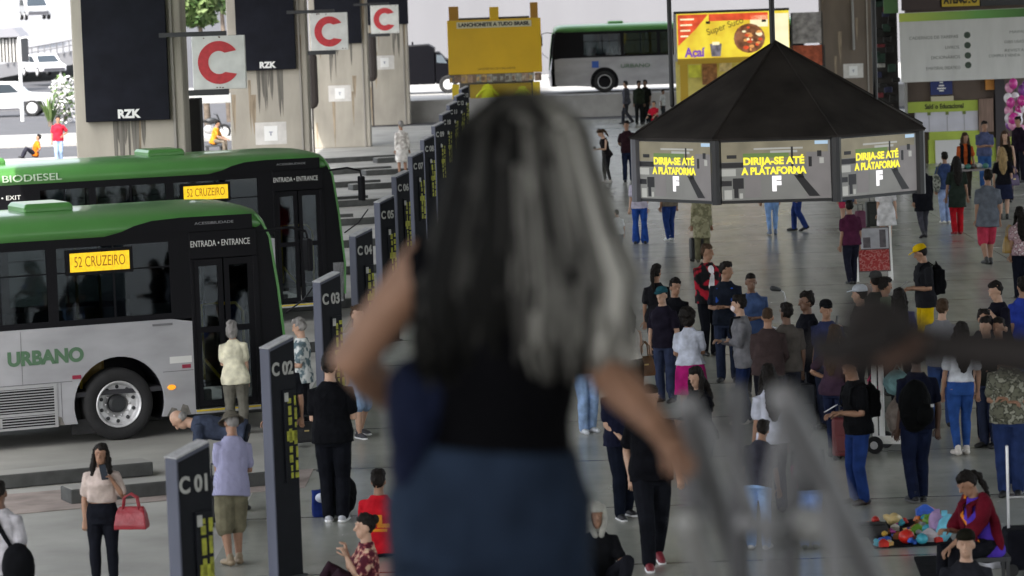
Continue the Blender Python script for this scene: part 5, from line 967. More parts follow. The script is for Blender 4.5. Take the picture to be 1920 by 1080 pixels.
person(1449, 440, None, 190, 'person in light blue jeans walking under the middle screen', h=1.66, skin='m', top=('#8a5a4a', 'short'), bottom=('tight', '#7b9ccb'), shoes='#6c7a92', hair=('short', 'k'), stride=.15)
person(1499, 433, None, 250, 'person in navy jeans and black shoes under the middle screen', h=1.7, skin='m', top=('#4a5566', 'short'), bottom=('pants', '#24356a'), shoes='#0d0d10', hair=('short', 'k'), stride=.4)
p = person(1139, 343, 239, 300, 'woman in black looking down at her phone in the middle distance', sex='f', skin='l', top=('#1d1a1c', 'none'), bottom=('tight', '#16161a'), shoes='#c9c5c0', hair=('pony', 'b'), la='look', ra='look', lean=8, hp=25)
phone(p['lh'] + Vector((-.02, 0, .04)), 0, 'small phone in the hands of woman in black', 60)
person(1179, 341, 227, 10, 'man in dark maroon shirt and navy jeans standing in the middle distance', skin='m', top=('#2c1a20', 'short'), bottom=('pants', '#1b2238'), shoes='#15151a', hair=('short', 'k'), la='back', ra='back')
person(1176, 233, 151, 250, 'person in grey walking past the far bus', skin='m', top=('#4c4d57', 'long'), bottom=('pants', '#303137'), hair=('short', 'k'), stride=.6)
person(1199, 233, 152, 20, 'person in dark green jacket standing by the far bus', skin='d', top=('#232a22', 'long'), bottom=('pants', '#1b1e20'), hair=('short', 'k'))
person(1211, 231, 150, 345, 'taller person in black standing beside person in dark green', skin='d', top=('#1a1d1c', 'short'), bottom=('pants', '#1f2224'), hair=('short', 'k'))
person(1227, 240, None, 330, 'person in bright red shirt crouching before the snack stall', h=1.5, skin='l', top=('#b01d33', 'short'), bottom=('pants', '#20242c'), hair=('short', 'k'), stance='crouch', la='knee', ra='knee', loc=P(1227, 236))
person(1243, 226, 168, 60, 'person in white beside the black pole near the snack stall', skin='d', top=('#b9bbbd', 'short'), bottom=('pants', '#2a2c30'), hair=('short', 'k'))
person(755, 330, None, 200, 'person in long white patterned coat between the far posts', h=1.72, sex='f', skin='m', topmat=pattern('white lace', '#b5aea8', '#d6d2cc', 'spots', 12), top=('#c9c5c0', 'long'), hem=.45, bottom=('skirt', '#c9c5c0'), hair=('short', 'g'))
# outdoors on the left
person(111, 307, 217, 20, 'man in red shirt and pale jeans with hands on hips on the far pavement', skin='m', top=('#b8283a', 'short'), bottom=('pants', '#8fa5c4'), shoes='#3b3b44', hair=('short', 'k'), la='hip', ra='down', stride=.2)
person(66, None, 246, 285, 'person in orange shirt sitting on the far pavement with legs stretched out', h=1.6, skin='m', top=('#c96a1c', 'short'), bottom=('pants', '#2a2a33'), hair=('short', 'k'), stance='sit', la='hip', ra='down', loc=P(66, 296), lean=-14, seat=.16)
person(402, None, 228, 80, 'man in orange vest sitting between the first two columns', h=1.7, skin='m', top=('#b97a28', 'short'), bottom=('pants', '#6a6258'), hair=('short', 'k'), stance='chair', la='knee', ra='knee', loc=P(402, 290), lean=14)
a = P(402, 290); tag(MB().box(-.3, .3, -.3, .3, .30, .36).box(-.28, -.22, -.28, -.22, 0, .3).box(.22, .28, -.28, -.22, 0, .3).box(-.28, -.22, .22, .28, 0, .3).box(.22, .28, .22, .28, 0, .3).build('stool', m_dst, loc=a), 'dark low stool under man in orange vest', 'stool')
# ------------------------------------------------------------------ the crowd, right side
p = person(1331, None, 458, 20, 'man in red, black and white jacket with backpack among the queue', h=1.75, skin='m', topmat=pattern('red black panels', '#0d0d12', '#a5182c', 'spots', 5), top=('#a5182c', 'long'), bottom=('pants', '#101218'), hair=('short', 'b'), la='front', ra='front', hy=-15)
bb = MB(); bb.tube([p['up']((0, .105, .95)), p['up']((0, .125, 1.2)), p['up']((0, .115, 1.38))], .055, 10, flat=.5, side=(1, 0, 0)); bb.build('shirt_front', cloth('#d8d6da'), p['obj'], smooth=True)
p = person(1366, None, 491, 350, 'man in dark T-shirt with bright blue backpack straps looking left', h=1.76, skin='m', top=('#1b202b', 'short'), bottom=('pants', '#262d40'), hair=('short', 'k'), hy=-55, la='cross', ra='cross')
backpack(p, '#2b50a8', 'blue backpack on man in dark T-shirt looking left', sc=.85)
person(1270, None, 522, 10, 'woman in black T-shirt beside person in teal cap', h=1.66, sex='f', skin='m', top=('#121318', 'short'), bottom=('pants', '#2b3350'), hair=('short', 'k'), la='front', ra='down', hp=5)
person(1250, None, 538, 330, 'person in teal cap and dark T-shirt looking left', h=1.62, skin='l', top=('#1d1a26', 'short'), bottom=('pants', '#323a52'), hair=('short', 'k'), cap=('cap', '#1f4a55'), hy=-20)
person(1298, None, 578, 178, 'woman with curly black hair in white T-shirt seen from behind', h=1.58, sex='f', skin='m', top=('#c3c8d8', 'short'), hem=.93, bottom=('skirt', '#a8216e'), shoes='#222222', hair=('curly', 'k'), la='fold', ra='fold', fat=.1)
p = person(1399, 795, 553, 268, 'masked man in grey long sleeved hoodie and blue jeans facing left', skin='l', top=('#75757a', 'long'), hem=.78, bottom=('pants', '#1d2a4e'), shoes='#b0aea8', hair=('short', 'k'), mask=True, la='cross', ra='fold')
t = thing('shoulder_bag', 'black strap bag across man in grey hoodie', 'bag', p['pt'](.2, .05, .95), p['rz']); bb = MB(); bb.ell((0, 0, 0), (.05, .11, .12)); blob('bag_body', bb, cloth('#1a1b20'), .012, t)
MB().tube([(0, .04, .1), (-.06, .13, .3), (-.25, .1, .5), (-.36, 0, .52)], .016, 6).build('strap', cloth('#1a1b20'), t)
p = person(1444, None, 577, 172, 'person in brown jacket seen from behind next to grey hoodie man', h=1.66, skin='m', top=('#3f3434', 'long'), bottom=('pants', '#14151b'), hair=('buzz', 'b'), la='front', ra='front', fat=.12)
person(1521, None, 548, 285, 'bearded man in black shirt facing left beside the luggage cart', h=1.76, skin='d', top=('#14151c', 'long'), bottom=('pants', '#12141c'), hair=('short', 'k'), la='front', ra='front')
person(1556, None, 563, 330, 'person in black cap and navy shirt beside bearded man', h=1.68, skin='m', top=('#2f3556', 'short'), bottom=('pants', '#2a3044'), hair=('short', 'k'), cap=('cap', '#101114'), hy=-30)
person(1322, None, 686, 300, 'woman with long black hair in dark clothes behind the railing', h=1.60, sex='f', skin='l', top=('#121218', 'long'), bottom=('pants', '#101118'), hair=('long', 'k'), la='look', ra='look', hp=12)
p = person(1618, None, 535, 270, 'man in white cap lifting a dark phone before his face', h=1.72, skin='l', top=('#232a26', 'long'), bottom=('pants', '#1a1c22'), hair=('short', 'k'), cap=('cap', '#b9bec6'), la='phone', ra='phone')
phone(p['lh'] + Vector((-.02, -.02, .06)), 1.2, 'dark phone held up by man in white cap', 10)
person(1650, None, 509, 180, 'person in grey cap and olive jacket seen from behind', h=1.74, skin='m', top=('#2a2e2a', 'long'), bottom=('pants', '#1b1c22'), hair=('short', 'k'), cap=('cap', '#3a3a3a'), fat=.08)
person(1693, None, 541, 190, 'woman with long dark hair in navy top behind the foreground arm', h=1.62, sex='f', skin='m', top=('#4a4870', 'short'), bottom=('pants', '#1b1c22'), hair=('long', 'k'))
p = person(1738, None, 458, 278, 'man in yellow cap and yellow shorts with black backpack looking at his phone', h=1.76, skin='m', topmat=pattern('black white side', '#0f1016', '#101118', 'spots', 3), top=('#101118', 'short'), hem=.80, bottom=('shorts', '#c9a80c'), shoes='#222222', hair=('short', 'k'), cap=('cap', '#d3b012'), la='look', ra='look', hp=18)
backpack(p, '#0a0b0e', 'black backpack on man in yellow cap', sc=1.05)
phone(p['lh'] + Vector((-.05, 0, .05)), 1.2, 'phone in the hands of man in yellow cap', 50, '#8a8a8a')
person(1598, 534, None, 200, 'person in purple and red clothes behind the folding poster board', h=1.6, skin='m', top=('#4a2138', 'short'), bottom=('pants', '#1c1d2a'), hair=('short', 'k'), stride=.25)
person(1853, 497, 318, 184, 'man in grey long shirt and pink red shorts walking away', skin='m', top=('#5d626b', 'short'), hem=.72, bottom=('shorts', '#a8354a'), shoes='#2a2a2a', hair=('short', 'k'), stride=.3, fat=.08)
person(1796, 440, None, 182, 'woman with black hair in dark green tunic and red trousers', h=1.74, sex='f', skin='m', top=('#27302a', 'short'), hem=.62, bottom=('pants', '#a01822'), shoes='#801820', hair=('long', 'k'))
p = person(1774, 419, None, 190, 'person in blue shirt and pale jeans with a grey patterned bag', h=1.66, skin='m', top=('#35456b', 'short'), bottom=('pants', '#8b9cc0'), shoes='#d5d2cc', hair=('short', 'k'))
t = thing('shoulder_bag', 'pale grey patterned bag on person in blue shirt', 'bag', p['pt'](-.24, -.05, 1.0), p['rz']); bb = MB(); bb.ell((0, 0, 0), (.1, .14, .22)); blob('bag_body', bb, pattern('grey bag print', '#8d8f86', '#4c5148', 'spots', 14), .015, t); MB().tube([(0, 0, .2), (.05, 0, .38), (.12, 0, .46)], .015, 6).build('strap', cloth('#55584f'), t)
person(1811, 372, 249, 5, 'woman in orange scarf and dark jacket near the green counter', sex='f', skin='m', top=('#b5562a', 'short'), bottom=('pants', '#2a2420'), hair=('long', 'b'), vest='#141316')
person(1847, 352, 227, 0, 'man in blue grey shirt and jeans with crossed arms at the counter', skin='m', top=('#4b5270', 'short'), bottom=('pants', '#2c4a78'), hair=('short', 'k'), la='cross', ra='cross')
person(1889, 380, 246, 350, 'woman in black top with brown hair by the pink balloons', sex='f', skin='l', top=('#17150f', 'none'), bottom=('pants', '#1d1c22'), hair=('long', 'b'))
p = person(1883, 411, 277, 180, 'blonde woman in black vest over pale sleeves seen from behind', sex='f', skin='l', top=('#15151b', 'short'), bottom=('skirt', '#1d2238'), shoes='#222222', hair=('long', 'y'))
handbag(p['pt'](.25, .02, .95), .3, .26, .26, .12, '#3a2250', 'purple bag at the side of blonde woman', .2, 'shoulder_bag')
person(1913, 342, 219, 300, 'person in dark clothes at the frame edge by the balloons', skin='m', top=('#1c1420', 'long'), bottom=('pants', '#191922'), hair=('short', 'k'))
p = person(1918, 560, None, 190, 'person in pink and white floral shirt at the frame edge', h=1.64, sex='f', skin='m', topmat=pattern('pink floral', '#b0939a', '#6d4656', 'spots', 18, '#d5c9cb'), top=('#b0939a', 'short'), bottom=('pants', '#141722'), hair=('long', 'k'), fat=.1)
handbag(p['pt'](-.22, .02, 1.05), .3, .26, .3, .12, '#8a6a1c', 'mustard yellow bag beside person in floral shirt', .2, 'shoulder_bag')
person(1733, 446, None, 195, 'person in dark jacket and grey leggings beside the right screen', h=1.72, skin='m', top=('#14151b', 'long'), hem=.62, bottom=('tight', '#3d3d44'), shoes='#17171b', hair=('short', 'k'), stride=.35)
person(1663, 470, None, 176, 'bare legged woman in white dress under the right screen', h=1.64, sex='f', skin='l', top=('#c9c7c8', 'short'), bottom=('dress', '#c9c7c8'), shoes='#9a8a80', hair=('short', 'k'), stride=.2)
person(1588, 436, None, 200, 'person in denim shirt and pink shorts under the right screen', h=1.58, sex='f', skin='l', top=('#3c4a60', 'short'), hem=.78, bottom=('mini', '#b53a58'), shoes='#c8c8c8', hair=('short', 'k'), stride=.15)
suitcase(P(1640, 428), .1, .4, .25, .62, '#1d211d', 'dark green suitcase between the two women under the right screen')
suitcase(P(1614, 436), .3, .22, .18, .5, '#5c1f40', 'magenta small suitcase beside person in pink shorts')
p = person(1879, None, 527, 300, 'man in black polo eating with hand raised to his mouth', h=1.74, skin='l', top=('#14141f', 'short'), bottom=('pants', '#1a1c26'), hair=('short', 'k'), la='mouth', ra='down', hp=8)
person(1922, None, 520, 200, 'person in bright blue shirt at the frame edge behind man in black polo', h=1.70, skin='m', top=('#2c3f9a', 'short'), bottom=('pants', '#7d8aa8'), hair=('short', 'k'))
person(1857, None, 594, 320, 'person with dark hair in black top just above the foreground arm', h=1.62, sex='f', skin='l', top=('#181a18', 'short'), bottom=('pants', '#2a3044'), hair=('short', 'k'))
person(1804, None, 604, 185, 'woman with straight dark hair and white top seen from behind', h=1.63, sex='f', skin='m', top=('#c5c8cf', 'short'), hem=.98, bottom=('tight', '#2a4a86'), shoes='#cfc9c2', hair=('long', 'k'), stride=.15)
p = person(1896, None, 640, 350, 'person in camouflage shirt and jeans with folded arms', h=1.74, skin='m', topmat=pattern('camouflage', '#6a6a5c', '#33352c', 'spots', 15, '#9a9a8c'), top=('#6a6a5c', 'short'), bottom=('pants', '#25345c'), hair=('short', 'k'), la='cross', ra='cross', fat=.1)
p = person(1612, 946, 668, 285, 'man in black T-shirt and blue jeans holding a white phone', skin='m', top=('#0f1013', 'short'), bottom=('pants', '#20366b'), shoes='#2a1d18', hair=('short', 'k'), la='look', ra='look', hp=18)
phone(p['lh'] + Vector((-.03, -.02, .05)), 1.2, 'white phone in the hands of man in black T-shirt', 60, '#d8d8dc')
backpack(p, '#0d0e10', 'black backpack on man holding white phone', sc=.9)
p = person(1722, 942, 650, 200, 'man in navy T-shirt and dark jeans with large black backpack', skin='k', top=('#121526', 'short'), bottom=('pants', '#131a30'), shoes='#15161a', sole='#555555', hair=('short', 'k'), la='down', ra='down', stride=.2)
t = thing('backpack', 'large black backpack on man in navy T-shirt', 'backpack', p['pt'](-.12, -.28, 1.12), p['rz'] + .5); bb = MB(); bb.ell((0, 0, 0), (.20, .17, .30)); blob('bag_body', bb, cloth('#060708'), .012, t, disp=.03); bb = MB(); bb.ell((0, -.15, -.08), (.13, .07, .13)); blob('front_pocket', bb, cloth('#060708'), .012, t)
MB().box(.02, .06, -.225, -.21, 0, .03).build('badge', M('grey badge', (.4, .4, .4), .5), t)
person(1846, 824, None, 30, 'person in dark trousers and sandals near the luggage trolley', h=1.64, skin='m', top=('#20222b', 'short'), bottom=('pants', '#141622'), shoes='#6a4436', hair=('short', 'k'), stride=.2)
p = person(1848, None, 878, 290, 'street vendor woman in burgundy jacket and purple shirt reaching to her goods', h=1.64, sex='f', skin='m', top=('#4a33a0', 'short'), bottom=('pants', '#15161c'), hair=('pony', 'k'), stance='chair', la='reach', ra='fold', lean=14, hp=20, vest='#5a1220', loc=P(1852, 1118))
q = p['up']; MB().tube([q((.13, .02, 1.48)), q((.05, .155, 1.32)), q((-.14, .14, 1.05))], .024, 8, flat=.35).build('bag_strap', cloth('#c9782a'), p['obj'], smooth=True)
bb = MB()
for sg in (-1, 1): bb.tube([q((.17 * sg, -.02, 1.42)), q((.21 * sg, .08, 1.27)), q((.20 * sg, .2, 1.20))], .075, 10)
for sg in (-1, 1): bb.tube([q((.12 * sg, -.07, .98)), q((.12 * sg, -.08, 1.2)), q((.1 * sg, -.06, 1.40))], .11, 10, flat=.5)
blob('jacket', bb, cloth('#5a1220'), .011, p['obj'], disp=.02)
a = p['foot']; tag(MB().box(-.2, .2, -.2, .2, .36, .40).box(-.19, -.16, -.19, -.16, 0, .36).box(.16, .19, -.19, -.16, 0, .36).box(-.19, -.16, .16, .19, 0, .36).box(.16, .19, .16, .19, 0, .36).build('stool', m_dst, loc=a), 'dark low stool under the street vendor', 'stool')
person(1815, None, 1030, 350, 'man in black beanie at the bottom frame edge', h=1.7, skin='l', top=('#23242a', 'short'), bottom=('pants', '#15161c'), hair=('short', 'k'), cap=('beanie', '#17160f'), stance='sit', loc=P(1815, 1190), la='knee', ra='knee')
p = person(1520, 1030, 795, 182, 'boy in black T-shirt and pale jeans seen from behind the railing', skin='m', top=('#15161c', 'short'), bottom=('pants', '#7f9bd0'), shoes='#3c463c', hair=('short', 'k'), la='front', ra='front')
q = p['up']; MB().tube([q((-.2, -.05, 1.15)), q((-.19, -.1, 1.0)), q((-.17, -.1, .9))], .035, 8).build('tied_sweater', cloth('#b8407a'), p['obj'], smooth=True)
person(1452, 962, None, 200, 'person in white shirt behind the stair railing', h=1.64, sex='f', skin='m', top=('#b9bcca', 'short'), bottom=('pants', '#232536'), hair=('long', 'k'))
person(1424, 1030, None, 160, 'person in light washed jeans low behind the stair railing', h=1.35, skin='m', top=('#3a3a44', 'short'), bottom=('pants', '#8fb0de'), shoes='#d8d8d8', hair=('short', 'k'), stance='stand', lean=20)

# more of the crowd glimpsed between the others
person(1480, 812, None, 200, 'person in taupe top behind the silver cart', h=1.68, skin='d', top=('#55504c', 'short'), bottom=('pants', '#2b2d36'), hair=('short', 'k'), la='front', ra='down')
person(1568, 858, None, 150, 'person in plum top with dark jeans below the foreground arm', h=1.62, sex='f', skin='m', top=('#3a2a38', 'short'), bottom=('tight', '#1a2138'), hair=('long', 'b'), la='hip', ra='down')
person(1768, 800, None, 175, 'person in grey striped top and jeans behind large black backpack', h=1.66, skin='l', topmat=pattern('grey stripe', '#5b5c62', '#8d8d92', 'stripe', 30, axis='Z'), top=('#77777c', 'short'), bottom=('pants', '#2f4470'), hair=('short', 'b'), la='phone', ra='down')
person(1876, 838, None, 340, 'person in rust orange top at the right behind camouflage shirt', h=1.6, sex='f', skin='m', top=('#7a3f1e', 'short'), bottom=('pants', '#20263c'), hair=('bun', 'k'), la='cross', ra='cross')
person(1662, 742, None, 120, 'person in pale green shirt just behind the luggage trolley', h=1.66, skin='m', top=('#74806c', 'short'), bottom=('pants', '#24262c'), hair=('short', 'k'), la='fold', ra='down')
person(1415, 742, None, 20, 'tall person in slate blue behind masked hoodie man', h=1.74, skin='d', top=('#3d4f74', 'short'), bottom=('pants', '#191a20'), hair=('buzz', 'k'), la='cross', ra='cross')
person(1236, 700, None, 160, 'person in black with tote bag left of teal cap', h=1.64, sex='f', skin='m', top=('#1a1a1e', 'short'), bottom=('tight', '#20222a'), hair=('pony', 'k'), stride=.25)
suitcase(P(1500, 806), .3, .4, .24, .6, '#23262e', 'dark slate suitcase beside person in taupe top')
suitcase(P(1590, 862), -.2, .36, .22, .52, '#5a1e22', 'maroon suitcase at the feet of person in plum top')
# ------------------------------------------------------------------ outdoors on the left: cars, overpass, lamp, plants
def carbody(t, prof, wid, paint, win, wheels, wr):
    rings = []
    b = MB().plate(prof, frame((0, wid / 2, 0), (1, 0, 0), (0, 0, 1)), wid); b.build('body', paint, t, bevel=.09)
    for w_ in win:
        for y, d in ((-wid / 2 - .006, 1), (wid / 2 + .006, -1)): MB().plate(w_, frame((0, y, 0), (1, 0, 0), (0, 0, 1)), .004 * d).build('side_window', m_cg, t)
    for x in wheels:
        for y in (-wid / 2 + .06, wid / 2 - .06):
            X = Matrix.Translation((x, y, wr)) @ Matrix.Rotation(R(90), 4, 'X'); ty = MB().lathe([(0, -.11), (wr * .9, -.11), (wr, -.07), (wr, .07), (wr * .9, .11), (0, .11)], 24, X=X).build('wheel', m_rub, t)
            MB().lathe([(0, -.13), (wr * .6, -.125), (wr * .66, -.112), (wr * .66, .112), (wr * .6, .125), (0, .13)], 20, X=X).build('rim', m_rim, ty)
m_cg = M('car window glass', (.03, .04, .05), .08); m_cw = M('white car paint', (.70, .70, .72), .3, coat=.5); m_cd = M('grey car trim', (.06, .06, .07), .5)
v = at(66, 216, 176)
t = thing('car', 'white off-road car parked beyond the first column, side view', 'car', (v.x, 176, -.01))
carbody(t, [(-3.6, .35), (-.62, .35), (-.5, .75), (.5, .75), (.62, .35), (.9, .4), (.95, .95), (.8, 1.12), (-.35, 1.20), (-.95, 1.78), (-3.4, 1.82), (-3.6, 1.1)], 1.85, m_cw, [[(-.62, 1.24), (-1.1, 1.68), (-1.75, 1.70), (-1.75, 1.22)], [(-1.85, 1.22), (-1.85, 1.70), (-3.2, 1.72), (-3.3, 1.2)]], (0, -2.8), .42)
MB().box(-2.4, -.7, -.98, -.93, .36, .46).build('side_step', m_cd, t)
MB().plate([(-.68, 0), (.68, 0), (.6, .72), (-.6, .72)], frame((-.36, 0, 1.22), (0, 1, 0), (-.72, 0, .7)), .01).build('windscreen', m_cg, t)
v = at(82, 143, 222)
t = thing('car', 'white sedan driving below the overpass rail, front three quarter view', 'car', (v.x, 222, v.z), R(-62))
carbody(t, [(-2.0, .32), (2.05, .32), (2.1, .72), (1.1, .92), (.35, 1.42), (-1.1, 1.45), (-1.9, 1.0), (-2.05, .9)], 1.72, m_cw, [[(.9, .95), (.32, 1.34), (-.2, 1.36), (-.2, .95)], [(-.28, .95), (-.28, 1.36), (-1.05, 1.36), (-1.6, .97)]], (1.3, -1.25), .32)
MB().plate([(-.7, 0), (.7, 0), (.6, .74), (-.6, .74)], frame((1.12, 0, .95), (0, 1, 0), (-.80, 0, .52)), .012).build('windscreen', m_cg, t); MB().box(2.09, 2.13, -.7, .7, .4, .55).build('grille', m_cd, t)
v = at(66, 37, 238)
t = thing('car', 'silver hatchback on the sloping overpass road, seen from the front', 'car', (v.x, 238, v.z), R(-74))
carbody(t, [(-1.8, .32), (1.85, .32), (1.9, .75), (1.2, .95), (.45, 1.5), (-1.3, 1.52), (-1.85, 1.0)], 1.68, M('silver car paint', (.45, .46, .48), .3, coat=.5), [[(.95, 1.0), (.42, 1.42), (-.2, 1.44), (-.2, 1.0)], [(-.28, 1.0), (-.28, 1.44), (-1.2, 1.42), (-1.5, 1.0)]], (1.2, -1.15), .31)
MB().plate([(-.68, 0), (.68, 0), (.6, .78), (-.6, .78)], frame((1.22, 0, .98), (0, 1, 0), (-.75, 0, .55)), .012).build('windscreen', m_cg, t); MB().box(1.88, 1.94, -.7, .7, .36, .58).build('grille', m_cd, t)
for sx in (-.55, .55): MB().ell((1.9, sx, .72), (.04, .16, .07)).build('headlight', m_wht, t)
# overpass: sloped deck with a railing and dark underside, pale road on it
zt = at(70, 40, 238).z
mb = MB(); A, B, Cc, Dd = at(-40, 128, 228), at(200, 84, 232), at(230, -40, 300), at(-120, -40, 300)
o = tag(MB().loft([[A - Vector((0, 0, .9)), B - Vector((0, 0, .9)), Vector((Cc.x, 300, B.z + 3)), Vector((Dd.x, 300, A.z + 4))], [A, B, Vector((Cc.x, 300, B.z + 3.9)), Vector((Dd.x, 300, A.z + 4.9))]]).build('overpass_deck', M('overpass pale asphalt', (.2, .2, .21), .8, var=.12, scale=.15, stretch=(.3, 2, 1))), kind='structure')
mb = MB(); n = 16
for i in range(n + 1): q = A.lerp(B, .22 + .78 * i / n); mb.tube([q + Vector((0, -.1, -.1)), q + Vector((0, -.1, .75))], .05, 6)
mb.tube([A.lerp(B, .22) + Vector((0, -.1, .75)), B + Vector((0, -.1, .75))], .06, 6); mb.tube([A.lerp(B, .22) + Vector((0, -.1, .4)), B + Vector((0, -.1, .4))], .04, 6)
tag(mb.build('guard_rail', M('grey steel rail', (.16, .16, .17), .5)), 'grey steel railing along the overpass edge', 'railing')
a, b = at(-30, 118, 212), at(38, 52, 212); t = thing('roadside_shed', 'dark roadside shed with vertical pale posts at the left frame edge', 'shed', (a.x, 212, a.z)); L_, H_ = b.x - a.x, b.z - a.z
MB().box(0, L_, 0, 3, 0, H_ * .72).build('wall', M('shed dark wall', (.07, .068, .066), .8), t); MB().plate([(-.3, H_ * .74), (L_ + .1, H_ * .74), (L_ - .4, H_), (-.3, H_ * .95)], frame((0, -.4, 0), (1, 0, 0), (0, 0, 1)), -3.6).build('roof', M('shed grey roof', (.22, .22, .24), .7), t)
for i in range(7): MB().box(L_ * (.42 + .09 * i), L_ * (.42 + .09 * i) + .10, -.1, -.003, 0, H_ * (.72 - .03 * (i % 3))).build('post', M('shed pale post', (.45, .44, .42), .7), t)
a = at(42, 216, 168); t = thing('street_lamp', 'thin white street lamp pole in front of the white off-road car', 'street lamp', (a.x, 168, 0)); zz = at(42, 72, 168).z
MB().tube([(0, 0, 0), (0, 0, zz)], [.10, .07], 10).build('pole', m_wht, t, smooth=True); MB().tube([(0, 0, zz), (.35, 0, zz + .05), (.55, 0, zz)], .04, 6).build('lamp_arm', m_wht, t); MB().ell((.6, 0, zz - .02), (.18, .08, .05)).build('lamp_head', m_wht, t)
def leafmass(c, rad, n, size, mats, upward=0.0):
    mb = MB()
    for i in range(n):
        while True:
            d = Vector((random.uniform(-1, 1), random.uniform(-1, 1), random.uniform(-1, 1)))
            if .25 < d.length < 1 and noise.noise(d * 2.3 + Vector(c)) > -.12: break
        p = Vector((d.x * rad[0], d.y * rad[1], d.z * rad[2])); s_ = size * random.uniform(.6, 1.4); u = Vector((random.gauss(0, 1), random.gauss(0, 1), random.gauss(upward, 1))).normalized(); w_ = u.orthogonal().normalized()
        mb.add([p - u * s_, p + w_ * s_ * .45, p + u * s_, p - w_ * s_ * .45], [(0, 1, 2, 3)], random.randrange(len(mats)))
    return mb
m_lf = [M('leaf ' + str(i), c, .6) for i, c in enumerate(((.05, .10, .025), (.09, .15, .04), (.12, .17, .06)))]; m_fl = M('white blossom', (.7, .68, .7), .7); m_bark = M('tree bark', (.14, .11, .085), .9, var=.3, scale=6)
def tree(px, py, Y, rad, label, trunk):
    v = at(px, py, Y); t = thing('tree', label, 'tree', (v.x, Y, 0))
    o = leafmass((0, 0, 0), rad, 1500, .22, m_lf).build('crown', m_lf, t); o.location = (0, 0, v.z + .4)
    mb = MB(); mb.tube([(.2, 0, 0), (.1, 0, v.z * .5), (0, 0, v.z)], [trunk, trunk * .75, trunk * .5], 8)
    for i in range(6): q = i * 1.05; mb.tube([(0, 0, v.z - .6 + .1 * i), (rad[0] * .5 * math.cos(q), rad[1] * .5 * math.sin(q), v.z + .3), (rad[0] * .85 * math.cos(q), rad[1] * .8 * math.sin(q), v.z + .6 + .2 * (i % 3))], [trunk * .4, trunk * .25, .03], 6)
    mb.build('trunk', m_bark, t, smooth=True)
tree(372, 6, 150, (1.4, 1.4, 1.5), 'green tree crown seen between the first and second columns', .16); tree(412, -30, 158, (1.5, 1.4, 1.5), 'pale tree crown with bare branches beside the second column', .15)
v = at(94, 214, 160); t = thing('agave_plant', 'spiky green plant beside the white off-road car', 'plant', (v.x, 160, 0)); mb = MB()
for i in range(34):
    q = random.uniform(0, 6.28); l_ = random.uniform(.9, 1.5); o_ = random.uniform(.15, .6); d = Vector((math.cos(q), math.sin(q), 0)); s_ = Vector((-math.sin(q), math.cos(q), 0)) * .07
    mb.add([-s_, s_, d * o_ * l_ * .6 + s_ * .8 + Vector((0, 0, l_ * .7)), d * o_ * l_ * 1.1 + Vector((0, 0, l_)), d * o_ * l_ * .6 - s_ * .8 + Vector((0, 0, l_ * .7))], [(0, 1, 2, 3, 4)], i % 3)
mb.build('leaves', m_lf, t); MB().tube([(0, 0, 0), (0, 0, .25)], .12, 8).build('stem', m_bark, t)
v = at(122, 200, 164); t = thing('flowering_bush', 'white flowering bush beside the first column', 'bush', (v.x, 164, 0)); o = leafmass((1, 2, 3), (.75, .7, 1.2), 900, .12, m_lf + [m_fl, m_fl, m_fl]).build('crown', m_lf + [m_fl, m_fl, m_fl], t); o.location = (0, 0, 1.15)
mb = MB(); [mb.tube([(0, 0, 0), (.25 * math.cos(i), .25 * math.sin(i), .8), (.4 * math.cos(i), .4 * math.sin(i), 1.5)], [.05, .035, .015], 6) for i in range(5)]; mb.build('branches', m_bark, t)
a = P(388, 262); t = thing('motorcycle', 'dark motorcycle parked behind man in orange vest', 'motorcycle', (a.x + .1, a.y, 0), R(20))
for x in (-.62, .62):
    X = Matrix.Translation((x, 0, .31)) @ Matrix.Rotation(R(90), 4, 'X'); w_ = MB().lathe([(.22, -.05), (.29, -.05), (.31, 0), (.29, .05), (.22, .05), (.22, -.05)], 20, X=X).build('wheel', m_rub, t); MB().lathe([(0, -.04), (.05, -.03), (.215, -.01), (.215, .01), (.05, .03), (0, .04)], 16, X=X).build('rim', m_rim, w_)
MB().tube([(.62, 0, .31), (.42, 0, .85), (.36, 0, 1.0)], .035, 8).tube([(.3, -.32, 1.04), (.36, 0, 1.0), (.3, .32, 1.04)], .018, 6).build('fork', m_dst, t); MB().ell((.12, 0, .76), (.28, .13, .13)).build('fuel_tank', m_dst, t, smooth=True); MB().ell((-.4, 0, .76), (.42, .14, .07)).build('saddle', m_rub, t, smooth=True); MB().ell((.02, 0, .42), (.25, .16, .2)).build('engine', m_al, t, smooth=True)
# ------------------------------------------------------------------ foreground: landing, stairs, railing
m_stc = M('stair concrete', (.24, .235, .225), .75, var=.15, scale=3)
g = MB(); g.box(-2.5, 3.2, -7.3, 6.2, 4.0, 4.24); struct('landing', g, m_stc)
mb = MB(); n = 24; rz_ = (4.24) / n
for i in range(n): mb.box(-2.0, 2.4, 6.203 + .3 * i, 6.2 + .3 * (i + 1), 4.24 - rz_ * (i + 1) - .3, 4.24 - rz_ * (i + 1))
tag(mb.build('staircase', m_stc), 'concrete staircase going down from the landing to the concourse', 'staircase')
m_rl = M('grey railing paint', (.21, .21, .216), .4, var=.1, scale=6)
t = thing('stair_railing', 'grey steel stair railing under the right hand of the foreground woman', 'railing', (0, 0, 0))
def bar3(pts, r, name='rail', m_=m_rl): MB().tube([at(px, py, Y) for px, py, Y in pts], r, 14, rnd=True).build(name, m_, t, smooth=True)
bar3([(1290, 760, 5.9), (1300, 800, 6.0), (1345, 940, 6.35), (1420, 1170, 6.9)], .024, 'handrail')
bar3([(1468, 745, 4.7), (1480, 775, 4.75), (1560, 930, 5.0), (1680, 1180, 5.4)], .022, 'handrail')
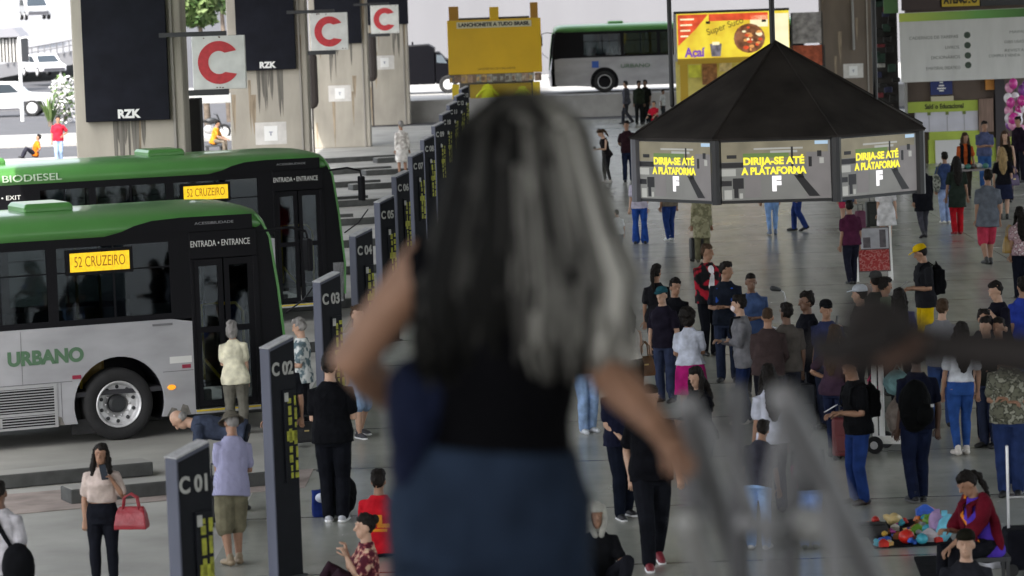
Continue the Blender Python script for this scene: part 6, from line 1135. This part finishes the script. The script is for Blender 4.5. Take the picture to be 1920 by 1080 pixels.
bar3([(1290, 980, 5.7), (1318, 1060, 5.8), (1350, 1160, 5.9)], .024, 'lower_rail', M('railing pale grey', (.3, .3, .29), .35))  # railing bars drawn in paler and darker greys
bar3([(1380, 735, 6.0), (1384, 900, 6.0), (1392, 1200, 6.0)], .020, 'baluster', M('railing dark grey', (.09, .09, .095), .5)); bar3([(1505, 800, 5.9), (1490, 900, 5.9), (1470, 1200, 5.9)], .018, 'baluster', M('railing dark grey', (.09, .09, .095), .5)); bar3([(1300, 820, 6.2), (1306, 1000, 6.2), (1320, 1200, 6.2)], .020, 'baluster', M('railing dark grey', (.09, .09, .095), .5)); bar3([(1400, 980, 5.6), (1470, 1000, 5.8), (1530, 1010, 6.0)], .018, 'cross_bar')
bar3([(1472, 770, 5.2), (1448, 900, 5.25), (1425, 1190, 5.3)], .011, 'baluster'); bar3([(1330, 790, 5.5), (1400, 930, 5.6), (1500, 1190, 5.8)], .010, 'lower_rail'); bar3([(1535, 840, 4.9), (1560, 1000, 5.0), (1575, 1190, 5.05)], .013, 'baluster')
MB().ell((0, 0, 0), (.034, .034, .034)).build('joint_cap', M('railing pale grey', (.3, .3, .29), .35), t).location = at(1517, 985, 5.8)
# ------------------------------------------------------------------ foreground woman seen from behind on the stairs
D = 6.4; fx = at(915, 900, D); foot = Vector((fx.x, D, 4.06)); Mi = (Matrix.Translation(foot) @ Matrix.Rotation(math.pi + R(180), 4, 'Z')).inverted()
J = lambda px, py, Y: Mi @ at(px, py, Y)
hip_c = Mi @ at(915, 880, D)
p = person(0, None, None, 180, 'woman with long grey streaked hair, black top and jeans on the stairs', h=1.63, sex='f', skin='m', top=None, bottom=('pants', '#242f40'), s_jit=False, botoff=.014, hair=('none', 'g'), side=5.5, fat=.11, armq=1.22, loc=foot, voxel=.007,
           la=(J(800, 490, 6.38), J(655, 680, 6.42), J(775, 770, 6.62)), ra=(J(1105, 560, 6.38), J(1146, 705, 6.33), J(1230, 796, 6.16)), shoes='#2a2a2a')
W0 = p['obj']; up = p['up']
tp = MB(); q = 1.63 / 1.75
for zs in (1,):
    L_ = []
    for z in (.985, 1.02, 1.06, 1.10, 1.2, 1.3, 1.39, 1.45):
        _, a_, b_, y_ = interp([(z2, a2 * 1.15, b2 * 1.25, y2) for z2, a2, b2, y2 in FT], z); L_.append([up(((a_ + .014) * math.cos(u), y_ + (b_ + .014) * math.sin(u), z)) for u in (2 * math.pi * i / 20 for i in range(20))])
    tp.loft(L_)
for a_, e_ in ((J(805, 500, 6.38), J(668, 665, 6.42)), (J(1105, 560, 6.38), J(1146, 705, 6.33))): tp.tube([a_.lerp(up((0, 0, 1.34)), .7), a_.lerp(up((0, 0, 1.36)), .15)], [.075, .078], 12)
blob('top', tp, M('black cotton', (.004, .004, .005), .95, var=.2, scale=9, bump=.3, spec=.05), .007, W0, disp=.014)
# long loose hair: overlapping tapering locks from the crown down the back
hm = [m for m in (M('lock black', (.006, .006, .0055), .6, spec=.1), M('lock dark grey', (.04, .039, .036), .6, spec=.1), M('lock grey', (.13, .127, .115), .6, spec=.15), M('lock light grey', (.25, .245, .22), .6, spec=.2), M('lock silver', (.47, .46, .42), .55, spec=.2))]
hc = J(980, 300, 6.4); hb = MB(); rnd = random.Random(5)
hb.ell(hc + Vector((0, -.01, .02)), (.098, .105, .115), 1); hb.tube([hc + Vector((0, -.03, 0)), hc + Vector((-.005, -.06, -.18)), hc + Vector((-.01, -.06, -.33))], [.09, .11, .10], 14, 0, flat=.55, side=(1, 0, 0))
for i in range(620):
    th = rnd.uniform(-1.9, 1.9); rr = rnd.uniform(.35, 1.0); x0 = math.sin(th) * .10 * rr
    s0 = hc + Vector((x0 * .9, -.02 - .09 * math.cos(th) * rr * .6, .135 * math.sqrt(max(0, 1 - rr * rr * .8)) + .0)); xe = math.sin(th) * rnd.uniform(.12, .20) - .015 * (th < 0) ; ze = rnd.uniform(-.415, -.30)
    mid = hc + Vector((math.sin(th) * .135 * (.8 + .2 * rr), -.085 * math.cos(th) - .045, rnd.uniform(-.06, .0))); m2 = hc + Vector((math.sin(th) * .196 * (.72 + .28 * rr) + rnd.uniform(-.014, .014), -.09 * math.cos(th) - .06, -.22)); end = hc + Vector((xe, -.075 - .03 * rnd.random(), ze))
    t_ = math.sin(th); pr = max(0, min(1, .40 + .40 * t_ + .11 * math.sin(th * 8.3 + 1) + .5 * max(0, -t_ - .55) - .35 * max(0, t_ - .8) + rnd.uniform(-.24, .24))); mi = 0 if pr < .30 else 1 if pr < .52 else 2 if pr < .72 else 3 if pr < .90 else 4
    hb.tube([s0, s0.lerp(mid, .5) + Vector((math.sin(th) * .012, -.012, .02)), mid, m2, m2.lerp(end, .6) + Vector((rnd.uniform(-.012, .012), rnd.uniform(-.01, .01), 0)), end], [.008, .011, .012, .013, .011, .004], 5, mi, rnd=False, flat=.5)
hb.build('hair', hm, W0, smooth=True)
# navy denim jacket tied over a bag at her left hip
o = thing('shoulder_bag', 'navy denim bag hanging at the left hip of the foreground woman', 'bag', at(775, 790, 6.36)); bb = MB(); bb.ell((0, 0, 0), (.055, .09, .12)); bb.ell((.03, .02, .05), (.06, .08, .08)); bb.ell((-.015, 0, -.08), (.04, .07, .07)); blob('bag_body', bb, M('navy denim', (.010, .014, .036), .9, spec=.1, var=.3, scale=12, bump=.4), .008, o, disp=.025)
MB().tube([(.02, 0, .1), (.06, -.06, .22), (.12, -.08, .3)], .016, 6, flat=.4).build('strap', M('navy denim', (.018, .026, .065), .85), o)
# ------------------------------------------------------------------ person beside the frame resting an arm on the guard rail
foot = Vector((1.28, 4.7, 4.24)); Mi2 = (Matrix.Translation(foot) @ Matrix.Rotation(math.pi + R(215), 4, 'Z')).inverted(); J2 = lambda px, py, Y: Mi2 @ at(px, py, Y)
p = person(0, None, None, 215, 'person in black whose arm, coloured dark as if backlit, reaches over the stair rail', h=1.72, s_jit=False, skin='k', top=('#0b0b0c', 'short'), bottom=('pants', '#121318'), hair=('short', 'k'), loc=foot, voxel=.008, armq=.62, la=(J2(2480, 480, 4.65), J2(2090, 690, 4.55), J2(1735, 640, 4.45)), ra='down')

q = [Mi2 @ at(x, y, 4.45) for x, y in ((2060, 685), (1880, 660), (1760, 652), (1700, 640), (1645, 628), (1590, 660))]
arm_sh = MB(); arm_sh.tube(q, [.044, .034, .026, .038, .040, .026], 14, flat=.9); arm_sh.ell(Mi2 @ at(1640, 612, 4.43), (.045, .05, .045)); arm_sh.tube([Mi2 @ at(1690, 660, 4.42), Mi2 @ at(1600, 668, 4.40), Mi2 @ at(1540, 650, 4.40)], [.03, .026, .02], 10)
for i in range(4): arm_sh.tube([Mi2 @ at(1665 - 18 * i, 600 + 4 * i, 4.41), Mi2 @ at(1650 - 18 * i, 640 + 5 * i, 4.36), Mi2 @ at(1660 - 16 * i, 685, 4.39)], [.018, .018, .016], 8)
blob('shaded_arm', arm_sh, M('shaded arm brown', (.010, .007, .006), .8, var=.3, scale=20), .007, p['obj'], smooth=2)  # shell over arm and hand; the backlit darkness is put into its colour
bake()
